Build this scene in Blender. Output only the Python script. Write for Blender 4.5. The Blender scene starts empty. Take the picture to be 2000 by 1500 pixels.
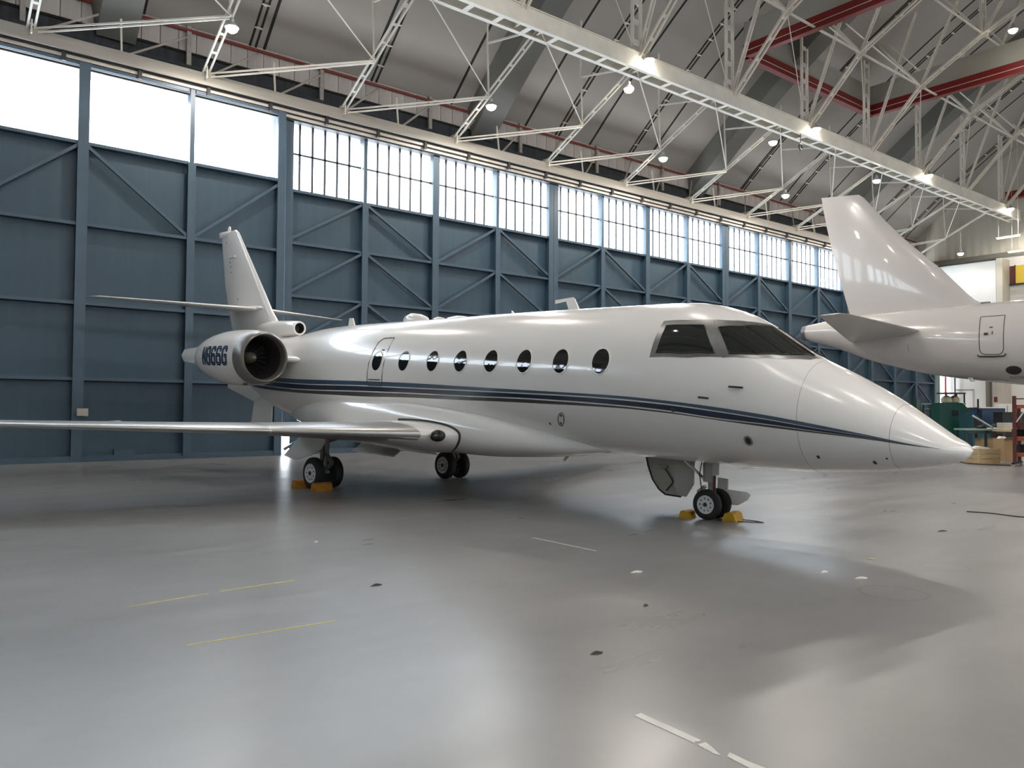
import bpy, bmesh, math, random
import numpy as np
from mathutils import Vector, Matrix

# ------------------------------------------------------------------ camera, sky, exposure
scene = bpy.context.scene
COL = scene.collection
F_PX, PITCH, ROLL, EYE = 1559.36, 0.031233, -0.0062, 1.5396
HEAD = math.radians(51.37)                      # angle between view direction and door wall
cam_d = bpy.data.cameras.new('camera')
cam_d.sensor_width = 36.0
cam_d.sensor_fit = 'HORIZONTAL'
cam_d.lens = 36.0 * F_PX / 2000.0
cam_d.clip_end = 500
cam_d.clip_start = 0.05
cam = bpy.data.objects.new('camera', cam_d)
COL.objects.link(cam)
# world: X along the door wall, Y towards it, Z up; camera stands at the origin
fwd = Vector((math.cos(HEAD), math.sin(HEAD), 0))
rgt = Vector((math.sin(HEAD), -math.cos(HEAD), 0))
up = Vector((0, 0, 1))
f2 = fwd * math.cos(PITCH) + up * math.sin(PITCH)
u2 = up * math.cos(PITCH) - fwd * math.sin(PITCH)
r3 = rgt * math.cos(ROLL) - u2 * math.sin(ROLL)
u3 = u2 * math.cos(ROLL) + rgt * math.sin(ROLL)
M3 = Matrix((r3, u3, -f2)).transposed()
cam.matrix_world = Matrix.Translation((0, 0, EYE)) @ M3.to_4x4()
scene.camera = cam

SKY, LAMP = 9.0, 420.0
world = bpy.data.worlds.new('overcast_sky')
scene.world = world
world.use_nodes = True
bg = world.node_tree.nodes['Background']
bg.inputs[0].default_value = (0.86, 0.93, 1.0, 1)
bg.inputs[1].default_value = SKY
scene.view_settings.view_transform = 'Standard'
scene.view_settings.look = 'None'
scene.view_settings.gamma = 1.0
scene.view_settings.use_curve_mapping = False
scene.view_settings.exposure = 0.62
scene.cycles.use_denoising = True
scene.cycles.max_bounces = 6
scene.cycles.use_adaptive_sampling = True
scene.cycles.adaptive_threshold = 0.02
scene.cycles.diffuse_bounces = 3
scene.cycles.glossy_bounces = 3
scene.cycles.transparent_max_bounces = 10
scene.cycles.sample_clamp_indirect = 6.0
scene.cycles.caustics_reflective = False
scene.cycles.caustics_refractive = False

# ------------------------------------------------------------------ materials
MATS = {}
def mat(name, col, rough=0.5, metal=0.0, noise=None, bump=None, spec=0.5, emit=None, coat=0.0, streak=None):
    m = bpy.data.materials.new(name)
    m.use_nodes = True
    nt = m.node_tree
    b = nt.nodes['Principled BSDF']
    b.inputs['Base Color'].default_value = (*col, 1)
    b.inputs['Roughness'].default_value = rough
    b.inputs['Metallic'].default_value = metal
    b.inputs['Specular IOR Level'].default_value = spec
    if coat:
        b.inputs['Coat Weight'].default_value = coat
        b.inputs['Coat Roughness'].default_value = 0.04
    if emit:
        b.inputs['Emission Color'].default_value = (*emit[0], 1)
        b.inputs['Emission Strength'].default_value = emit[1]
    tc = nt.nodes.new('ShaderNodeTexCoord')
    if noise:
        sc, amt = noise
        n = nt.nodes.new('ShaderNodeTexNoise')
        n.inputs['Scale'].default_value = sc
        n.inputs['Detail'].default_value = 5
        mp = nt.nodes.new('ShaderNodeMapping')
        nt.links.new(tc.outputs['Object'], mp.inputs['Vector'])
        if streak:
            mp.inputs['Scale'].default_value = streak
        nt.links.new(mp.outputs[0], n.inputs['Vector'])
        rp = nt.nodes.new('ShaderNodeMapRange')
        rp.inputs[1].default_value = 0.3
        rp.inputs[2].default_value = 0.7
        rp.inputs[3].default_value = 1 - amt
        rp.inputs[4].default_value = 1 + amt
        nt.links.new(n.outputs['Fac'], rp.inputs[0])
        mx = nt.nodes.new('ShaderNodeVectorMath')
        mx.operation = 'SCALE'
        mx.inputs[0].default_value = col
        nt.links.new(rp.outputs[0], mx.inputs['Scale'])
        nt.links.new(mx.outputs[0], b.inputs['Base Color'])
    if bump:
        sc, st = bump
        n2 = nt.nodes.new('ShaderNodeTexNoise')
        n2.inputs['Scale'].default_value = sc
        n2.inputs['Detail'].default_value = 4
        nt.links.new(tc.outputs['Object'], n2.inputs['Vector'])
        bp = nt.nodes.new('ShaderNodeBump')
        bp.inputs['Strength'].default_value = st
        bp.inputs['Distance'].default_value = 0.02
        nt.links.new(n2.outputs['Fac'], bp.inputs['Height'])
        nt.links.new(bp.outputs[0], b.inputs['Normal'])
    MATS[name] = m
    return m

mat('door_blue', (0.030, 0.062, 0.092), 0.5, noise=(1.0, 0.09), streak=(5.0, 5.0, 0.35))
mat('door_steel', (0.042, 0.076, 0.112), 0.42, noise=(2.0, 0.1))
mat('muntin', (0.035, 0.04, 0.05), 0.5)
mat('header', (0.44, 0.40, 0.35), 0.5, noise=(1.3, 0.12), streak=(0.4, 4, 4))
mat('track_dark', (0.035, 0.03, 0.028), 0.6)
mat('track_light', (0.62, 0.56, 0.49), 0.4, noise=(2, 0.12))
mat('truss_paint', (0.82, 0.77, 0.68), 0.45, noise=(1.5, 0.08))
mat('roof_sheet', (0.40, 0.365, 0.33), 0.7, noise=(0.25, 0.08))
mat('roof_seam', (0.02, 0.018, 0.016), 0.8)
mat('rib_shaded', (0.17, 0.165, 0.15), 0.75, noise=(0.6, 0.1))  # darker than the roof sheet: the ribs' shade is put into the colour
mat('fascia', (0.56, 0.50, 0.46), 0.6, noise=(1.0, 0.12), streak=(3, 3, 0.6))
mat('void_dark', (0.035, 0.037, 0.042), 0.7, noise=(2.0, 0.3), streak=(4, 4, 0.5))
mat('red_pipe', (0.22, 0.035, 0.025), 0.45)
mat('red_beam', (0.20, 0.012, 0.012), 0.45, noise=(2, 0.12))
mat('curtain', (0.38, 0.36, 0.31), 0.65, noise=(0.6, 0.06))
mat('gable', (0.52, 0.48, 0.40), 0.55, noise=(0.6, 0.08))
mat('white_wall', (0.72, 0.70, 0.67), 0.6, noise=(0.5, 0.05))
mat('grey_col', (0.20, 0.19, 0.16), 0.6)
mat('lamp_metal', (0.45, 0.45, 0.44), 0.35, 0.6)
mat('lamp_glow', (1, 1, 1), 0.4, emit=((1.0, 0.93, 0.78), 60.0))
mat('tube_glow', (1, 1, 1), 0.4, emit=((1.0, 0.95, 0.85), 6.0))
mat('amber_glass', (0.40, 0.28, 0.03), 0.3, emit=((1.0, 0.72, 0.10), 0.16))

# floor: sealed concrete, faintly mottled, semi gloss with uneven polish
def floor_mat():
    m = bpy.data.materials.new('floor_epoxy')
    m.use_nodes = True
    nt = m.node_tree; b = nt.nodes['Principled BSDF']
    tc = nt.nodes.new('ShaderNodeTexCoord')
    def noise(scale, detail, mapsc=(1, 1, 1)):
        mp = nt.nodes.new('ShaderNodeMapping'); mp.inputs['Scale'].default_value = mapsc
        nt.links.new(tc.outputs['Object'], mp.inputs['Vector'])
        n = nt.nodes.new('ShaderNodeTexNoise'); n.inputs['Scale'].default_value = scale; n.inputs['Detail'].default_value = detail
        nt.links.new(mp.outputs[0], n.inputs['Vector']); return n
    n1 = noise(0.35, 6); n2 = noise(3.0, 8, (1.0, 1.0, 1)); n3 = noise(1.2, 5, (0.3, 1.6, 1))
    a = nt.nodes.new('ShaderNodeMath'); a.operation = 'MULTIPLY_ADD'; a.inputs[1].default_value = 1.1
    w2 = nt.nodes.new('ShaderNodeMath'); w2.operation = 'MULTIPLY'; w2.inputs[1].default_value = 0.3; nt.links.new(n2.outputs['Fac'], w2.inputs[0])
    nt.links.new(n1.outputs['Fac'], a.inputs[0]); nt.links.new(w2.outputs[0], a.inputs[2])
    cr = nt.nodes.new('ShaderNodeValToRGB')
    cr.color_ramp.elements[0].position = 0.4; cr.color_ramp.elements[0].color = (0.175, 0.170, 0.167, 1)
    cr.color_ramp.elements[1].position = 1.0; cr.color_ramp.elements[1].color = (0.250, 0.244, 0.240, 1)
    nt.links.new(a.outputs[0], cr.inputs[0]); nt.links.new(cr.outputs[0], b.inputs['Base Color'])
    mr = nt.nodes.new('ShaderNodeMapRange'); mr.inputs[1].default_value = 0.3; mr.inputs[2].default_value = 0.7
    mr.inputs[3].default_value = 0.27; mr.inputs[4].default_value = 0.34
    nt.links.new(n3.outputs['Fac'], mr.inputs[0]); nt.links.new(mr.outputs[0], b.inputs['Roughness'])
    # two dried coffee-coloured ring stains
    base = cr.outputs[0]
    for cx, cy, rad in ((6.80, 3.31, 0.27), (8.35, 3.55, 0.22)):
        vm = nt.nodes.new('ShaderNodeVectorMath'); vm.operation = 'DISTANCE'; vm.inputs[1].default_value = (cx, cy, 0)
        nt.links.new(tc.outputs['Object'], vm.inputs[0])
        d = nt.nodes.new('ShaderNodeMath'); d.operation = 'SUBTRACT'; d.inputs[1].default_value = rad; nt.links.new(vm.outputs['Value'], d.inputs[0])
        ab = nt.nodes.new('ShaderNodeMath'); ab.operation = 'ABSOLUTE'; nt.links.new(d.outputs[0], ab.inputs[0])
        mk = nt.nodes.new('ShaderNodeMapRange'); mk.inputs[1].default_value = 0.005; mk.inputs[2].default_value = 0.028; mk.inputs[3].default_value = 0.9; mk.inputs[4].default_value = 0.0
        nt.links.new(ab.outputs[0], mk.inputs[0])
        ml = nt.nodes.new('ShaderNodeMath'); ml.operation = 'MULTIPLY'; nt.links.new(mk.outputs[0], ml.inputs[0]); nt.links.new(n1.outputs['Fac'], ml.inputs[1])
        mx = nt.nodes.new('ShaderNodeMixRGB'); mx.inputs[2].default_value = (0.14, 0.11, 0.07, 1)
        nt.links.new(ml.outputs[0], mx.inputs[0]); nt.links.new(base, mx.inputs[1]); base = mx.outputs[0]
    nt.links.new(base, b.inputs['Base Color'])
    b.inputs['Specular IOR Level'].default_value = 0.5
    MATS['floor_epoxy'] = m
floor_mat()

def glass_mat(name, tint, dirt=0.12):
    m = bpy.data.materials.new(name); m.use_nodes = True
    nt = m.node_tree; nt.nodes.clear()
    out = nt.nodes.new('ShaderNodeOutputMaterial')
    tr = nt.nodes.new('ShaderNodeBsdfTransparent'); tr.inputs[0].default_value = (*tint, 1)
    df = nt.nodes.new('ShaderNodeBsdfTranslucent'); df.inputs[0].default_value = (0.8, 0.82, 0.84, 1)
    gl = nt.nodes.new('ShaderNodeBsdfGlossy'); gl.inputs['Roughness'].default_value = 0.08
    m1 = nt.nodes.new('ShaderNodeMixShader'); m1.inputs[0].default_value = dirt
    m2 = nt.nodes.new('ShaderNodeMixShader'); m2.inputs[0].default_value = 0.05
    nt.links.new(tr.outputs[0], m1.inputs[1]); nt.links.new(df.outputs[0], m1.inputs[2])
    nt.links.new(m1.outputs[0], m2.inputs[1]); nt.links.new(gl.outputs[0], m2.inputs[2])
    nt.links.new(m2.outputs[0], out.inputs[0])
    MATS[name] = m
glass_mat('pane_glass', (0.92, 0.95, 0.97), 0.15)

# ------------------------------------------------------------------ mesh helpers
class MB:
    """collects simple solids; build() links them as one mesh object"""
    def __init__(s): s.v = []; s.f = []
    def add(s, vs, fs):
        o = len(s.v); s.v += [tuple(map(float, p)) for p in vs]; s.f += [tuple(i + o for i in q) for q in fs]; return s
    def box(s, x0, x1, y0, y1, z0, z1):
        v = [(x0,y0,z0),(x1,y0,z0),(x1,y1,z0),(x0,y1,z0),(x0,y0,z1),(x1,y0,z1),(x1,y1,z1),(x0,y1,z1)]
        return s.add(v, [(0,3,2,1),(4,5,6,7),(0,1,5,4),(1,2,6,5),(2,3,7,6),(3,0,4,7)])
    def bar(s, p, q, w, h, ref=(0, 0, 1)):
        p = np.array(p, float); q = np.array(q, float); d = q - p; d = d / max(np.linalg.norm(d), 1e-9)
        r = np.array(ref, float)
        if abs(d @ r) > 0.98: r = np.array((1.0, 0, 0))
        a = np.cross(d, r); a /= np.linalg.norm(a); b = np.cross(a, d)
        a = a * w / 2; b = b * h / 2
        v = [p-a-b, p+a-b, p+a+b, p-a+b, q-a-b, q+a-b, q+a+b, q-a+b]
        return s.add(v, [(0,3,2,1),(4,5,6,7),(0,1,5,4),(1,2,6,5),(2,3,7,6),(3,0,4,7)])
    def tube(s, pts, r, n=8, closed=False, caps=True):
        pts = [np.array(p, float) for p in pts]; m = len(pts); rings = []; prev = None
        for i in range(m):
            if closed: d = pts[(i+1) % m] - pts[i-1]
            else: d = pts[min(i+1, m-1)] - pts[max(i-1, 0)]
            d = d / max(np.linalg.norm(d), 1e-9)
            if prev is None:
                r0 = np.array((0, 0, 1.0)) if abs(d[2]) < 0.9 else np.array((1.0, 0, 0))
                a = np.cross(d, r0)
            else:
                a = prev - d * (prev @ d)
            a /= max(np.linalg.norm(a), 1e-9); prev = a; b = np.cross(d, a)
            rr = r[i] if isinstance(r, (list, tuple)) else r
            rings.append([pts[i] + rr * (a * math.cos(t) + b * math.sin(t)) for t in [2*math.pi*k/n for k in range(n)]])
        v = [p for R in rings for p in R]; f = []
        for i in range(m if closed else m - 1):
            j = (i + 1) % m
            for k in range(n):
                f.append((i*n+k, i*n+(k+1) % n, j*n+(k+1) % n, j*n+k))
        if caps and not closed:
            f.append(tuple(range(n))[::-1]); f.append(tuple((m-1)*n+k for k in range(n)))
        return s.add(v, f)
    def lathe(s, prof, o=(0, 0, 0), axis='x', n=32, sy=1.0, sz=1.0, caps=True):
        """prof: list of (t, r) along axis"""
        v = []; f = []
        for t, r in prof:
            for k in range(n):
                a = 2*math.pi*k/n; c, d = r*math.cos(a)*sy, r*math.sin(a)*sz
                if axis == 'x': v.append((o[0]+t, o[1]+c, o[2]+d))
                elif axis == 'y': v.append((o[0]+d, o[1]+t, o[2]+c))
                else: v.append((o[0]+c, o[1]+d, o[2]+t))
        for i in range(len(prof)-1):
            for k in range(n):
                f.append((i*n+k, (i+1)*n+k, (i+1)*n+(k+1) % n, i*n+(k+1) % n))
        if caps: f.append(tuple(range(n))); f.append(tuple((len(prof)-1)*n+k for k in range(n))[::-1])
        return s.add(v, f)
    def prism(s, poly, d):
        """poly: planar 3D points, extruded by vector d"""
        n = len(poly); d = np.array(d, float)
        v = [np.array(p, float) for p in poly] + [np.array(p, float) + d for p in poly]
        f = [tuple(range(n))[::-1], tuple(range(n, 2*n))] + [(i, (i+1) % n, n+(i+1) % n, n+i) for i in range(n)]
        return s.add(v, f)
    def loft(s, rings, cap=True):
        n = len(rings[0]); v = [p for R in rings for p in R]; f = []
        for i in range(len(rings)-1):
            for k in range(n):
                f.append((i*n+k, i*n+(k+1) % n, (i+1)*n+(k+1) % n, (i+1)*n+k))
        if cap:
            f.append(tuple(range(n))[::-1]); f.append(tuple((len(rings)-1)*n+k for k in range(n)))
        return s.add(v, f)
    def grid(s, G):
        """G[i][j] points; open sheet"""
        a, b = len(G), len(G[0])
        return s.add([p for R in G for p in R], [(i*b+j, (i+1)*b+j, (i+1)*b+j+1, i*b+j+1) for i in range(a-1) for j in range(b-1)])
    def mesh(s, name, m, smooth=False, angle=40):
        me = bpy.data.meshes.new(name); me.from_pydata(s.v, [], s.f); me.update()
        bm = bmesh.new(); bm.from_mesh(me); bmesh.ops.recalc_face_normals(bm, faces=bm.faces); bm.to_mesh(me); bm.free()
        if m: me.materials.append(MATS[m])
        if smooth:
            me.polygons.foreach_set('use_smooth', [True]*len(me.polygons))
            me.set_sharp_from_angle(angle=math.radians(angle))
        return me
    def build(s, name, m, parent=None, smooth=False, angle=40):
        o = bpy.data.objects.new(name, s.mesh(name, m, smooth, angle)); COL.objects.link(o)
        if parent: o.parent = parent
        return o

def link(name, me, parent=None, loc=(0, 0, 0), rot=(0, 0, 0), scale=None):
    o = bpy.data.objects.new(name, me); COL.objects.link(o)
    o.location = loc; o.rotation_euler = rot
    if scale: o.scale = scale
    if parent: o.parent = parent
    return o
def empty(name, loc=(0, 0, 0), rot=(0, 0, 0)):
    o = bpy.data.objects.new(name, None); COL.objects.link(o); o.location = loc; o.rotation_euler = rot; o.empty_display_size = 0.2
    return o
def tag(o, label=None, cat=None, group=None, kind=None):
    if label: o['label'] = label
    if cat: o['category'] = cat
    if group: o['group'] = group
    if kind: o['kind'] = kind
    return o
def struct(o, label=None):
    o['kind'] = 'structure'
    if label: o['label'] = label
    return o
def copy_tree(o, parent=None):
    c = o.copy(); COL.objects.link(c); c.parent = parent
    for ch in list(o.children):
        if ch.type != 'LIGHT': copy_tree(ch, c)
    return c
ORD = ['first', 'second', 'third', 'fourth', 'fifth', 'sixth', 'seventh', 'eighth', 'ninth', 'tenth', 'eleventh', 'twelfth', 'thirteenth', 'fourteenth']

# ------------------------------------------------------------------ the hangar shell
WALL_Y = 25.08; BAY = 2.93; EAVE_Y, EAVE_Z = 26.3, 13.75
X_W, X_E = -24.0, 58.0
def roof_z(y):
    s = EAVE_Y - abs(y); return EAVE_Z + 0.9*s - 0.9/(2*EAVE_Y)*s*s
fl = MB().box(X_W-1, X_E+1, -28, 28, -0.3, 0.0).build('floor', 'floor_epoxy'); struct(fl, 'grey sealed concrete hangar floor with a soft sheen')

def door_leaf(num, x0, plain, inner=False):
    """one sliding leaf of four bays, standing on the floor track"""
    root = empty('door_%d' % num, (x0, WALL_Y, 0)); struct(root, 'blue steel sliding hangar door leaf with a band of glazing along its top')
    W = 4*BAY; off = 0.28 if (plain or inner) else 0.0
    zs = 8.87 if plain else 8.70
    top = 11.12
    y0 = -0.16 - off                # inner face of the framing
    # stiles
    wide = {0: 0.15, 4: 0.15, 2: 0.18}
    for k in range(5):
        w = wide.get(k, 0.13); xc = k*BAY
        if k == 0: xc += 0.135
        if k == 4: xc -= 0.135
        zb = 0.7 if (num == 2 and k == 0) else 0.05        # pocket cut into one leaf's foot to let a daylight slit show
        b = MB().box(xc-w/2, xc+w/2, y0, 0.16-off, zb, top)
        b.box(xc-w/2-0.05, xc+w/2+0.05, y0-0.03, y0, zb, zs if k in (1, 3) else top)
        b.build('stile', 'door_steel', root)
    MB().box(0.36 if num == 2 else 0.0, W, y0-0.02, 0.12-off, 0.004, 0.09).build('foot_sill', 'door_steel', root)
    rails = [0.12, 2.3, 4.4, 6.6, zs] if plain else [0.12, 1.72, 3.47, 5.22, 6.97, zs]
    for k in range(4):
        a, c = k*BAY + 0.1, (k+1)*BAY - 0.1
        for z in rails + [top-0.04]:
            MB().box(0.36 if (num == 2 and k == 0 and z < 0.5) else a, c, y0+0.01, 0.05-off, z-0.045, z+0.045).build('rail', 'door_steel', root)
        # cladding sheets between rails
        for z0, z1 in zip(rails[:-1], rails[1:]):
            pocket = num == 2 and k == 0 and z0 < 0.5
            sheet = MB().box(a-0.05, c+0.05, 0.06-off, 0.075-off, 0.7 if pocket else z0, z1)
            if pocket: sheet.box(0.36, c+0.05, 0.06-off, 0.075-off, z0, 0.7)
            sheet.build('panel', 'door_blue', root)
        # diagonal braces
        for i, (z0, z1) in enumerate(zip(rails[:-1], rails[1:])):
            if plain and i < 3: continue
            hi, lo = (a, c) if k % 2 == (0 if plain else 1) else (c, a)
            if plain: hi, lo = (a, c) if k % 2 == 0 else (c, a)
            MB().bar((hi, y0+0.05, z1-0.06), (lo, y0+0.05, z0+0.06), 0.09, 0.09, (0, 1, 0)).build('brace', 'door_steel', root)
        # glazing
        if plain:
            MB().box(a, c, 0.02-off, 0.03-off, zs+0.045, top-0.08).build('pane', 'pane_glass', root)
        else:
            n = 6; dx = (c-a)/n; zm = (zs+top)/2 + 0.06
            for i in range(1, n): MB().box(a+i*dx-0.035, a+i*dx+0.035, 0.0-off, 0.05-off, zs, top-0.05).build('muntin', 'muntin', root)
            MB().box(a, c, 0.0-off, 0.05-off, zm-0.03, zm+0.03).build('muntin', 'muntin', root)
            for i in range(n):
                for z0, z1 in ((zs+0.045, zm-0.031), (zm+0.031, top-0.08)):
                    MB().box(a+i*dx+0.036, a+(i+1)*dx-0.036, 0.02-off, 0.028-off, z0, z1).build('pane', 'pane_glass', root)
    return root
LEAF0 = 10.36
for n, x0 in enumerate([LEAF0-4*BAY*1.0-0.12, LEAF0, LEAF0+4*BAY, LEAF0+8*BAY, LEAF0+12*BAY-0.27]):
    door_leaf(n+1, x0, n == 0, n == 4)
# plain leaves beyond the picture and the opposite door wall, with the same glazed band
def simple_leaf(num, x0, x1, y, s):
    root = empty('door_%d' % num, (x0, y, 0)); struct(root, 'blue steel hangar door leaf with a glazed band on the far side of the hall')
    MB().box(0, x1-x0, 0.0*s, 0.08*s, 0.005, 8.8).build('panel', 'door_blue', root)
    MB().box(0, x1-x0, 0.0*s, 0.1*s, 11.0, 11.4).build('rail', 'door_steel', root)
    n = max(1, int(round((x1-x0)/BAY))); d = (x1-x0)/n
    for k in range(n):
        MB().box(k*d+0.06, (k+1)*d-0.06, 0.03*s, 0.04*s, 8.8, 11.0).build('pane', 'pane_glass', root)
        MB().box(k*d-0.08, k*d+0.08, -0.1*s, 0.15*s, 0.05, 11.4).build('stile', 'door_steel', root)
    return root
simple_leaf(6, X_W, LEAF0-4*BAY-0.15, WALL_Y, 1)
for k in range(7): simple_leaf(7+k, X_W+k*11.72, min(X_W+(k+1)*11.72, X_E), -WALL_Y, -1)

# header beam with its guide tracks, and the band above it
lt = empty('lintel', (0, 0, 0)); struct(lt, 'long cream steel header beam with door guide tracks')
MB().box(X_W, X_E, 24.55, 25.6, 11.36, 11.62).build('beam', 'header', lt)
MB().box(X_W, X_E, 24.50, 24.56, 11.30, 11.66).build('flange', 'header', lt)
for i, (y, z, h, m) in enumerate([(24.62, 11.27, 0.035, 'track_dark'), (24.66, 11.20, 0.09, 'track_light'), (24.72, 11.135, 0.04, 'track_dark'), (24.74, 11.07, 0.09, 'track_light'), (24.80, 11.0, 0.05, 'track_dark')]):
    MB().box(X_W, X_E, y, 25.5, z-h/2, z+h/2+0.02).build('guide_track', m, lt)
hang = MB().box(-0.05, 0.05, 24.58, 24.70, 11.03, 11.34).mesh('track_hanger', 'track_dark')
for k in range(30): link('track_hanger', hang, lt, (-2+1.95*k, 0, 0))
MB().box(X_W, X_E, 24.55, 25.6, 11.36, 11.62).build('beam', 'header', struct(empty('lintel'), 'header beam of the opposite door wall')).parent.rotation_euler = (0, 0, 0)
bpy.data.objects['lintel.001'].location = (0, -50.2, 0)

fw = empty('wall_front'); struct(fw, 'pale panelled fascia above the hangar doors with a dark recess below')
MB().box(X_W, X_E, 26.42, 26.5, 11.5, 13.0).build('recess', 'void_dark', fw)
pn = MB().box(0.010, 0.545, 0, 0.05, 0, 0.80).mesh('fascia_panel', 'fascia')
k = 0
xx = -6.0
while xx < X_E-0.5:
    link('fascia_panel', pn, fw, (xx, 26.30, 12.95)); xx += 0.555
MB().box(X_W, -6.0, 26.30, 26.35, 12.95, 13.75).build('fascia_sheet', 'fascia', fw)
MB().box(X_W, X_E, 26.36, 26.4, 12.9, 14.0).build('backing', 'roof_seam', fw)
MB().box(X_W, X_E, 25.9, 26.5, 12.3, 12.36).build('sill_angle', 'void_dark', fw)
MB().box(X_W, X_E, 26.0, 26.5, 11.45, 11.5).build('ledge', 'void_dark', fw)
bw = MB().box(X_W, X_E, -26.4, -26.3, 11.4, 14.0).build('wall_back', 'fascia'); struct(bw, 'pale fascia above the opposite doors')
MB().box(X_W, X_E, -26.4, -25.1, 11.4, 11.5).build('soffit', 'fascia', bw)

rp = MB().tube([(X_W+.2, 26.22, 13.60), (X_E-.2, 26.22, 13.60)], 0.055, 8).build('sprinkler_pipe', 'red_pipe')
tag(rp, 'long dark red pipe running along the eave above the doors', 'pipe')

# arched roof in strips between dark seams, and the deep ribs below it
ceil = empty('ceiling'); struct(ceil, 'arched grey sheet roof with dark seams')
SEAM = 3.85; S0 = 21.66 - 12*SEAM
ys = np.linspace(EAVE_Y, -EAVE_Y, 43)
pm = MB()
rings = []
for y in ys:
    z = roof_z(y); rings.append([(0.03, y, z), (SEAM-0.03, y, z), (SEAM-0.03, y, z+0.12), (0.03, y, z+0.12)])
pm.loft(rings); pme = pm.mesh('roof_panel', 'roof_sheet', True, 30)
nx = int((X_E - S0)/SEAM)+1
for k in range(nx): link('roof_panel', pme, ceil, (S0+k*SEAM, 0, 0))
sm = MB(); sm.loft([[(-0.05, y, roof_z(y)-0.015), (0.05, y, roof_z(y)-0.015), (0.05, y, roof_z(y)+0.06), (-0.05, y, roof_z(y)+0.06)] for y in ys])
sme = sm.mesh('roof_seam', 'roof_seam')
for k in range(nx+1): link('roof_seam', sme, ceil, (S0+k*SEAM, 0, 0))
# double batten strips with small clips
ds = MB()
for dx in (-0.10, 0.10):
    ds.loft([[(dx-0.035, y, roof_z(y)-0.03), (dx+0.035, y, roof_z(y)-0.03), (dx+0.035, y, roof_z(y)+0.02), (dx-0.035, y, roof_z(y)+0.02)] for y in ys])
dme = ds.mesh('roof_seam', 'roof_seam')
cl = MB()
for y in np.arange(25.8, 2, -0.62): cl.box(-0.13, 0.13, y-0.05, y+0.05, roof_z(y)-0.05, roof_z(y)-0.02)
cme = cl.mesh('seam_clips', 'truss_paint')
for k in range(-6, 9):
    xq = 23.5 + 4.595*k
    if xq < X_E-0.5:
        link('roof_batten', dme, ceil, (xq, 0, 0)); link('batten_clips', cme, ceil, (xq, 0, 0))
rb = MB(); rb.loft([[(-0.55, y, roof_z(y)-1.05), (0.55, y, roof_z(y)-1.05), (0.75, y, roof_z(y)+0.05), (-0.75, y, roof_z(y)+0.05)] for y in ys])
rme = rb.mesh('roof_rib', 'rib_shaded', True, 30)
for k in range(-2, 3): link('roof_rib', rme, ceil, (19.35 + 13.85*k, 0, 0))

# end walls
def gable(name, x, s):
    o = empty(name, (x, 0, 0)); 
    m = MB(); ymax = 26.4; n = 200
    ysq = np.linspace(-ymax, ymax, n+1)
    low, hi = [], []
    for i, y in enumerate(ysq):
        dx = -s*(0.05 if i % 2 else 0.0)
        low.append((dx, y, 11.9)); hi.append((dx, y, max(12.0, roof_z(max(-26.3, min(26.3, y)))+0.3)))
    m.grid([low, hi]); m.build('cladding', 'gable', o)
    MB().box(0, 0.2*s, -25.3, 25.3, 0, 11.9).build('masonry', 'white_wall', o)
    MB().box(-0.12*s, 0.02*s, -26.4, 26.4, 11.75, 12.05).build('trim_rail', 'grey_col', o)
    return struct(o, 'end wall with ribbed cladding in the gable')
ge = gable('wall_right', X_E, 1)
gw = gable('wall_left', X_W, -1)

# ------------------------------------------------------------------ roof trusses
TX0, TDX = 3.04, 4.575          # struts of the door girder
RX0, RDX = 21.41, 5.55          # main roof trusses
A_, M_, B_, C_, D_, E_, F_, G_ = (24.55, 11.62), (22.4, 12.62), (19.65, 14.0), (17.0, 16.8), (14.3, 18.3), (10.0, 20.1), (5.0, 21.2), (0.0, 21.5)
def P3(n, x=0.0): return np.array((x, n[0], n[1]), float)
def plate(c, d, a, nrm, bl, th):
    d2 = d*bl/2; n2 = nrm*th/2
    v = [c-d2-a-n2, c+d2-a-n2, c+d2+a-n2, c-d2+a-n2, c-d2-a+n2, c+d2-a+n2, c+d2+a+n2, c-d2+a+n2]
    return v, [(0,3,2,1),(4,5,6,7),(0,1,5,4),(1,2,6,5),(2,3,7,6),(3,0,4,7)]
def ladder(mb, p, q, gap, rail, step, axis=(1, 0, 0), batten=None):
    """two parallel angles joined by batten plates"""
    p = np.array(p, float); q = np.array(q, float); a = np.array(axis, float) * gap/2
    ref = np.cross(q-p, a)
    mb.bar(p-a, q-a, rail, rail, ref); mb.bar(p+a, q+a, rail, rail, ref)
    L = np.linalg.norm(q-p); n = max(2, int(L/step)); d = (q-p)/L
    bl = batten or rail*1.6
    for k in range(n+1):
        c = p + (q-p)*(k+0.25)/(n+0.5)
        mb.add(*plate(c, d, a, np.cross(d, a/np.linalg.norm(a)), bl, rail*0.35))
    return mb
def roofpt(y, dz=0.12): return (y, roof_z(y)-dz)
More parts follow.
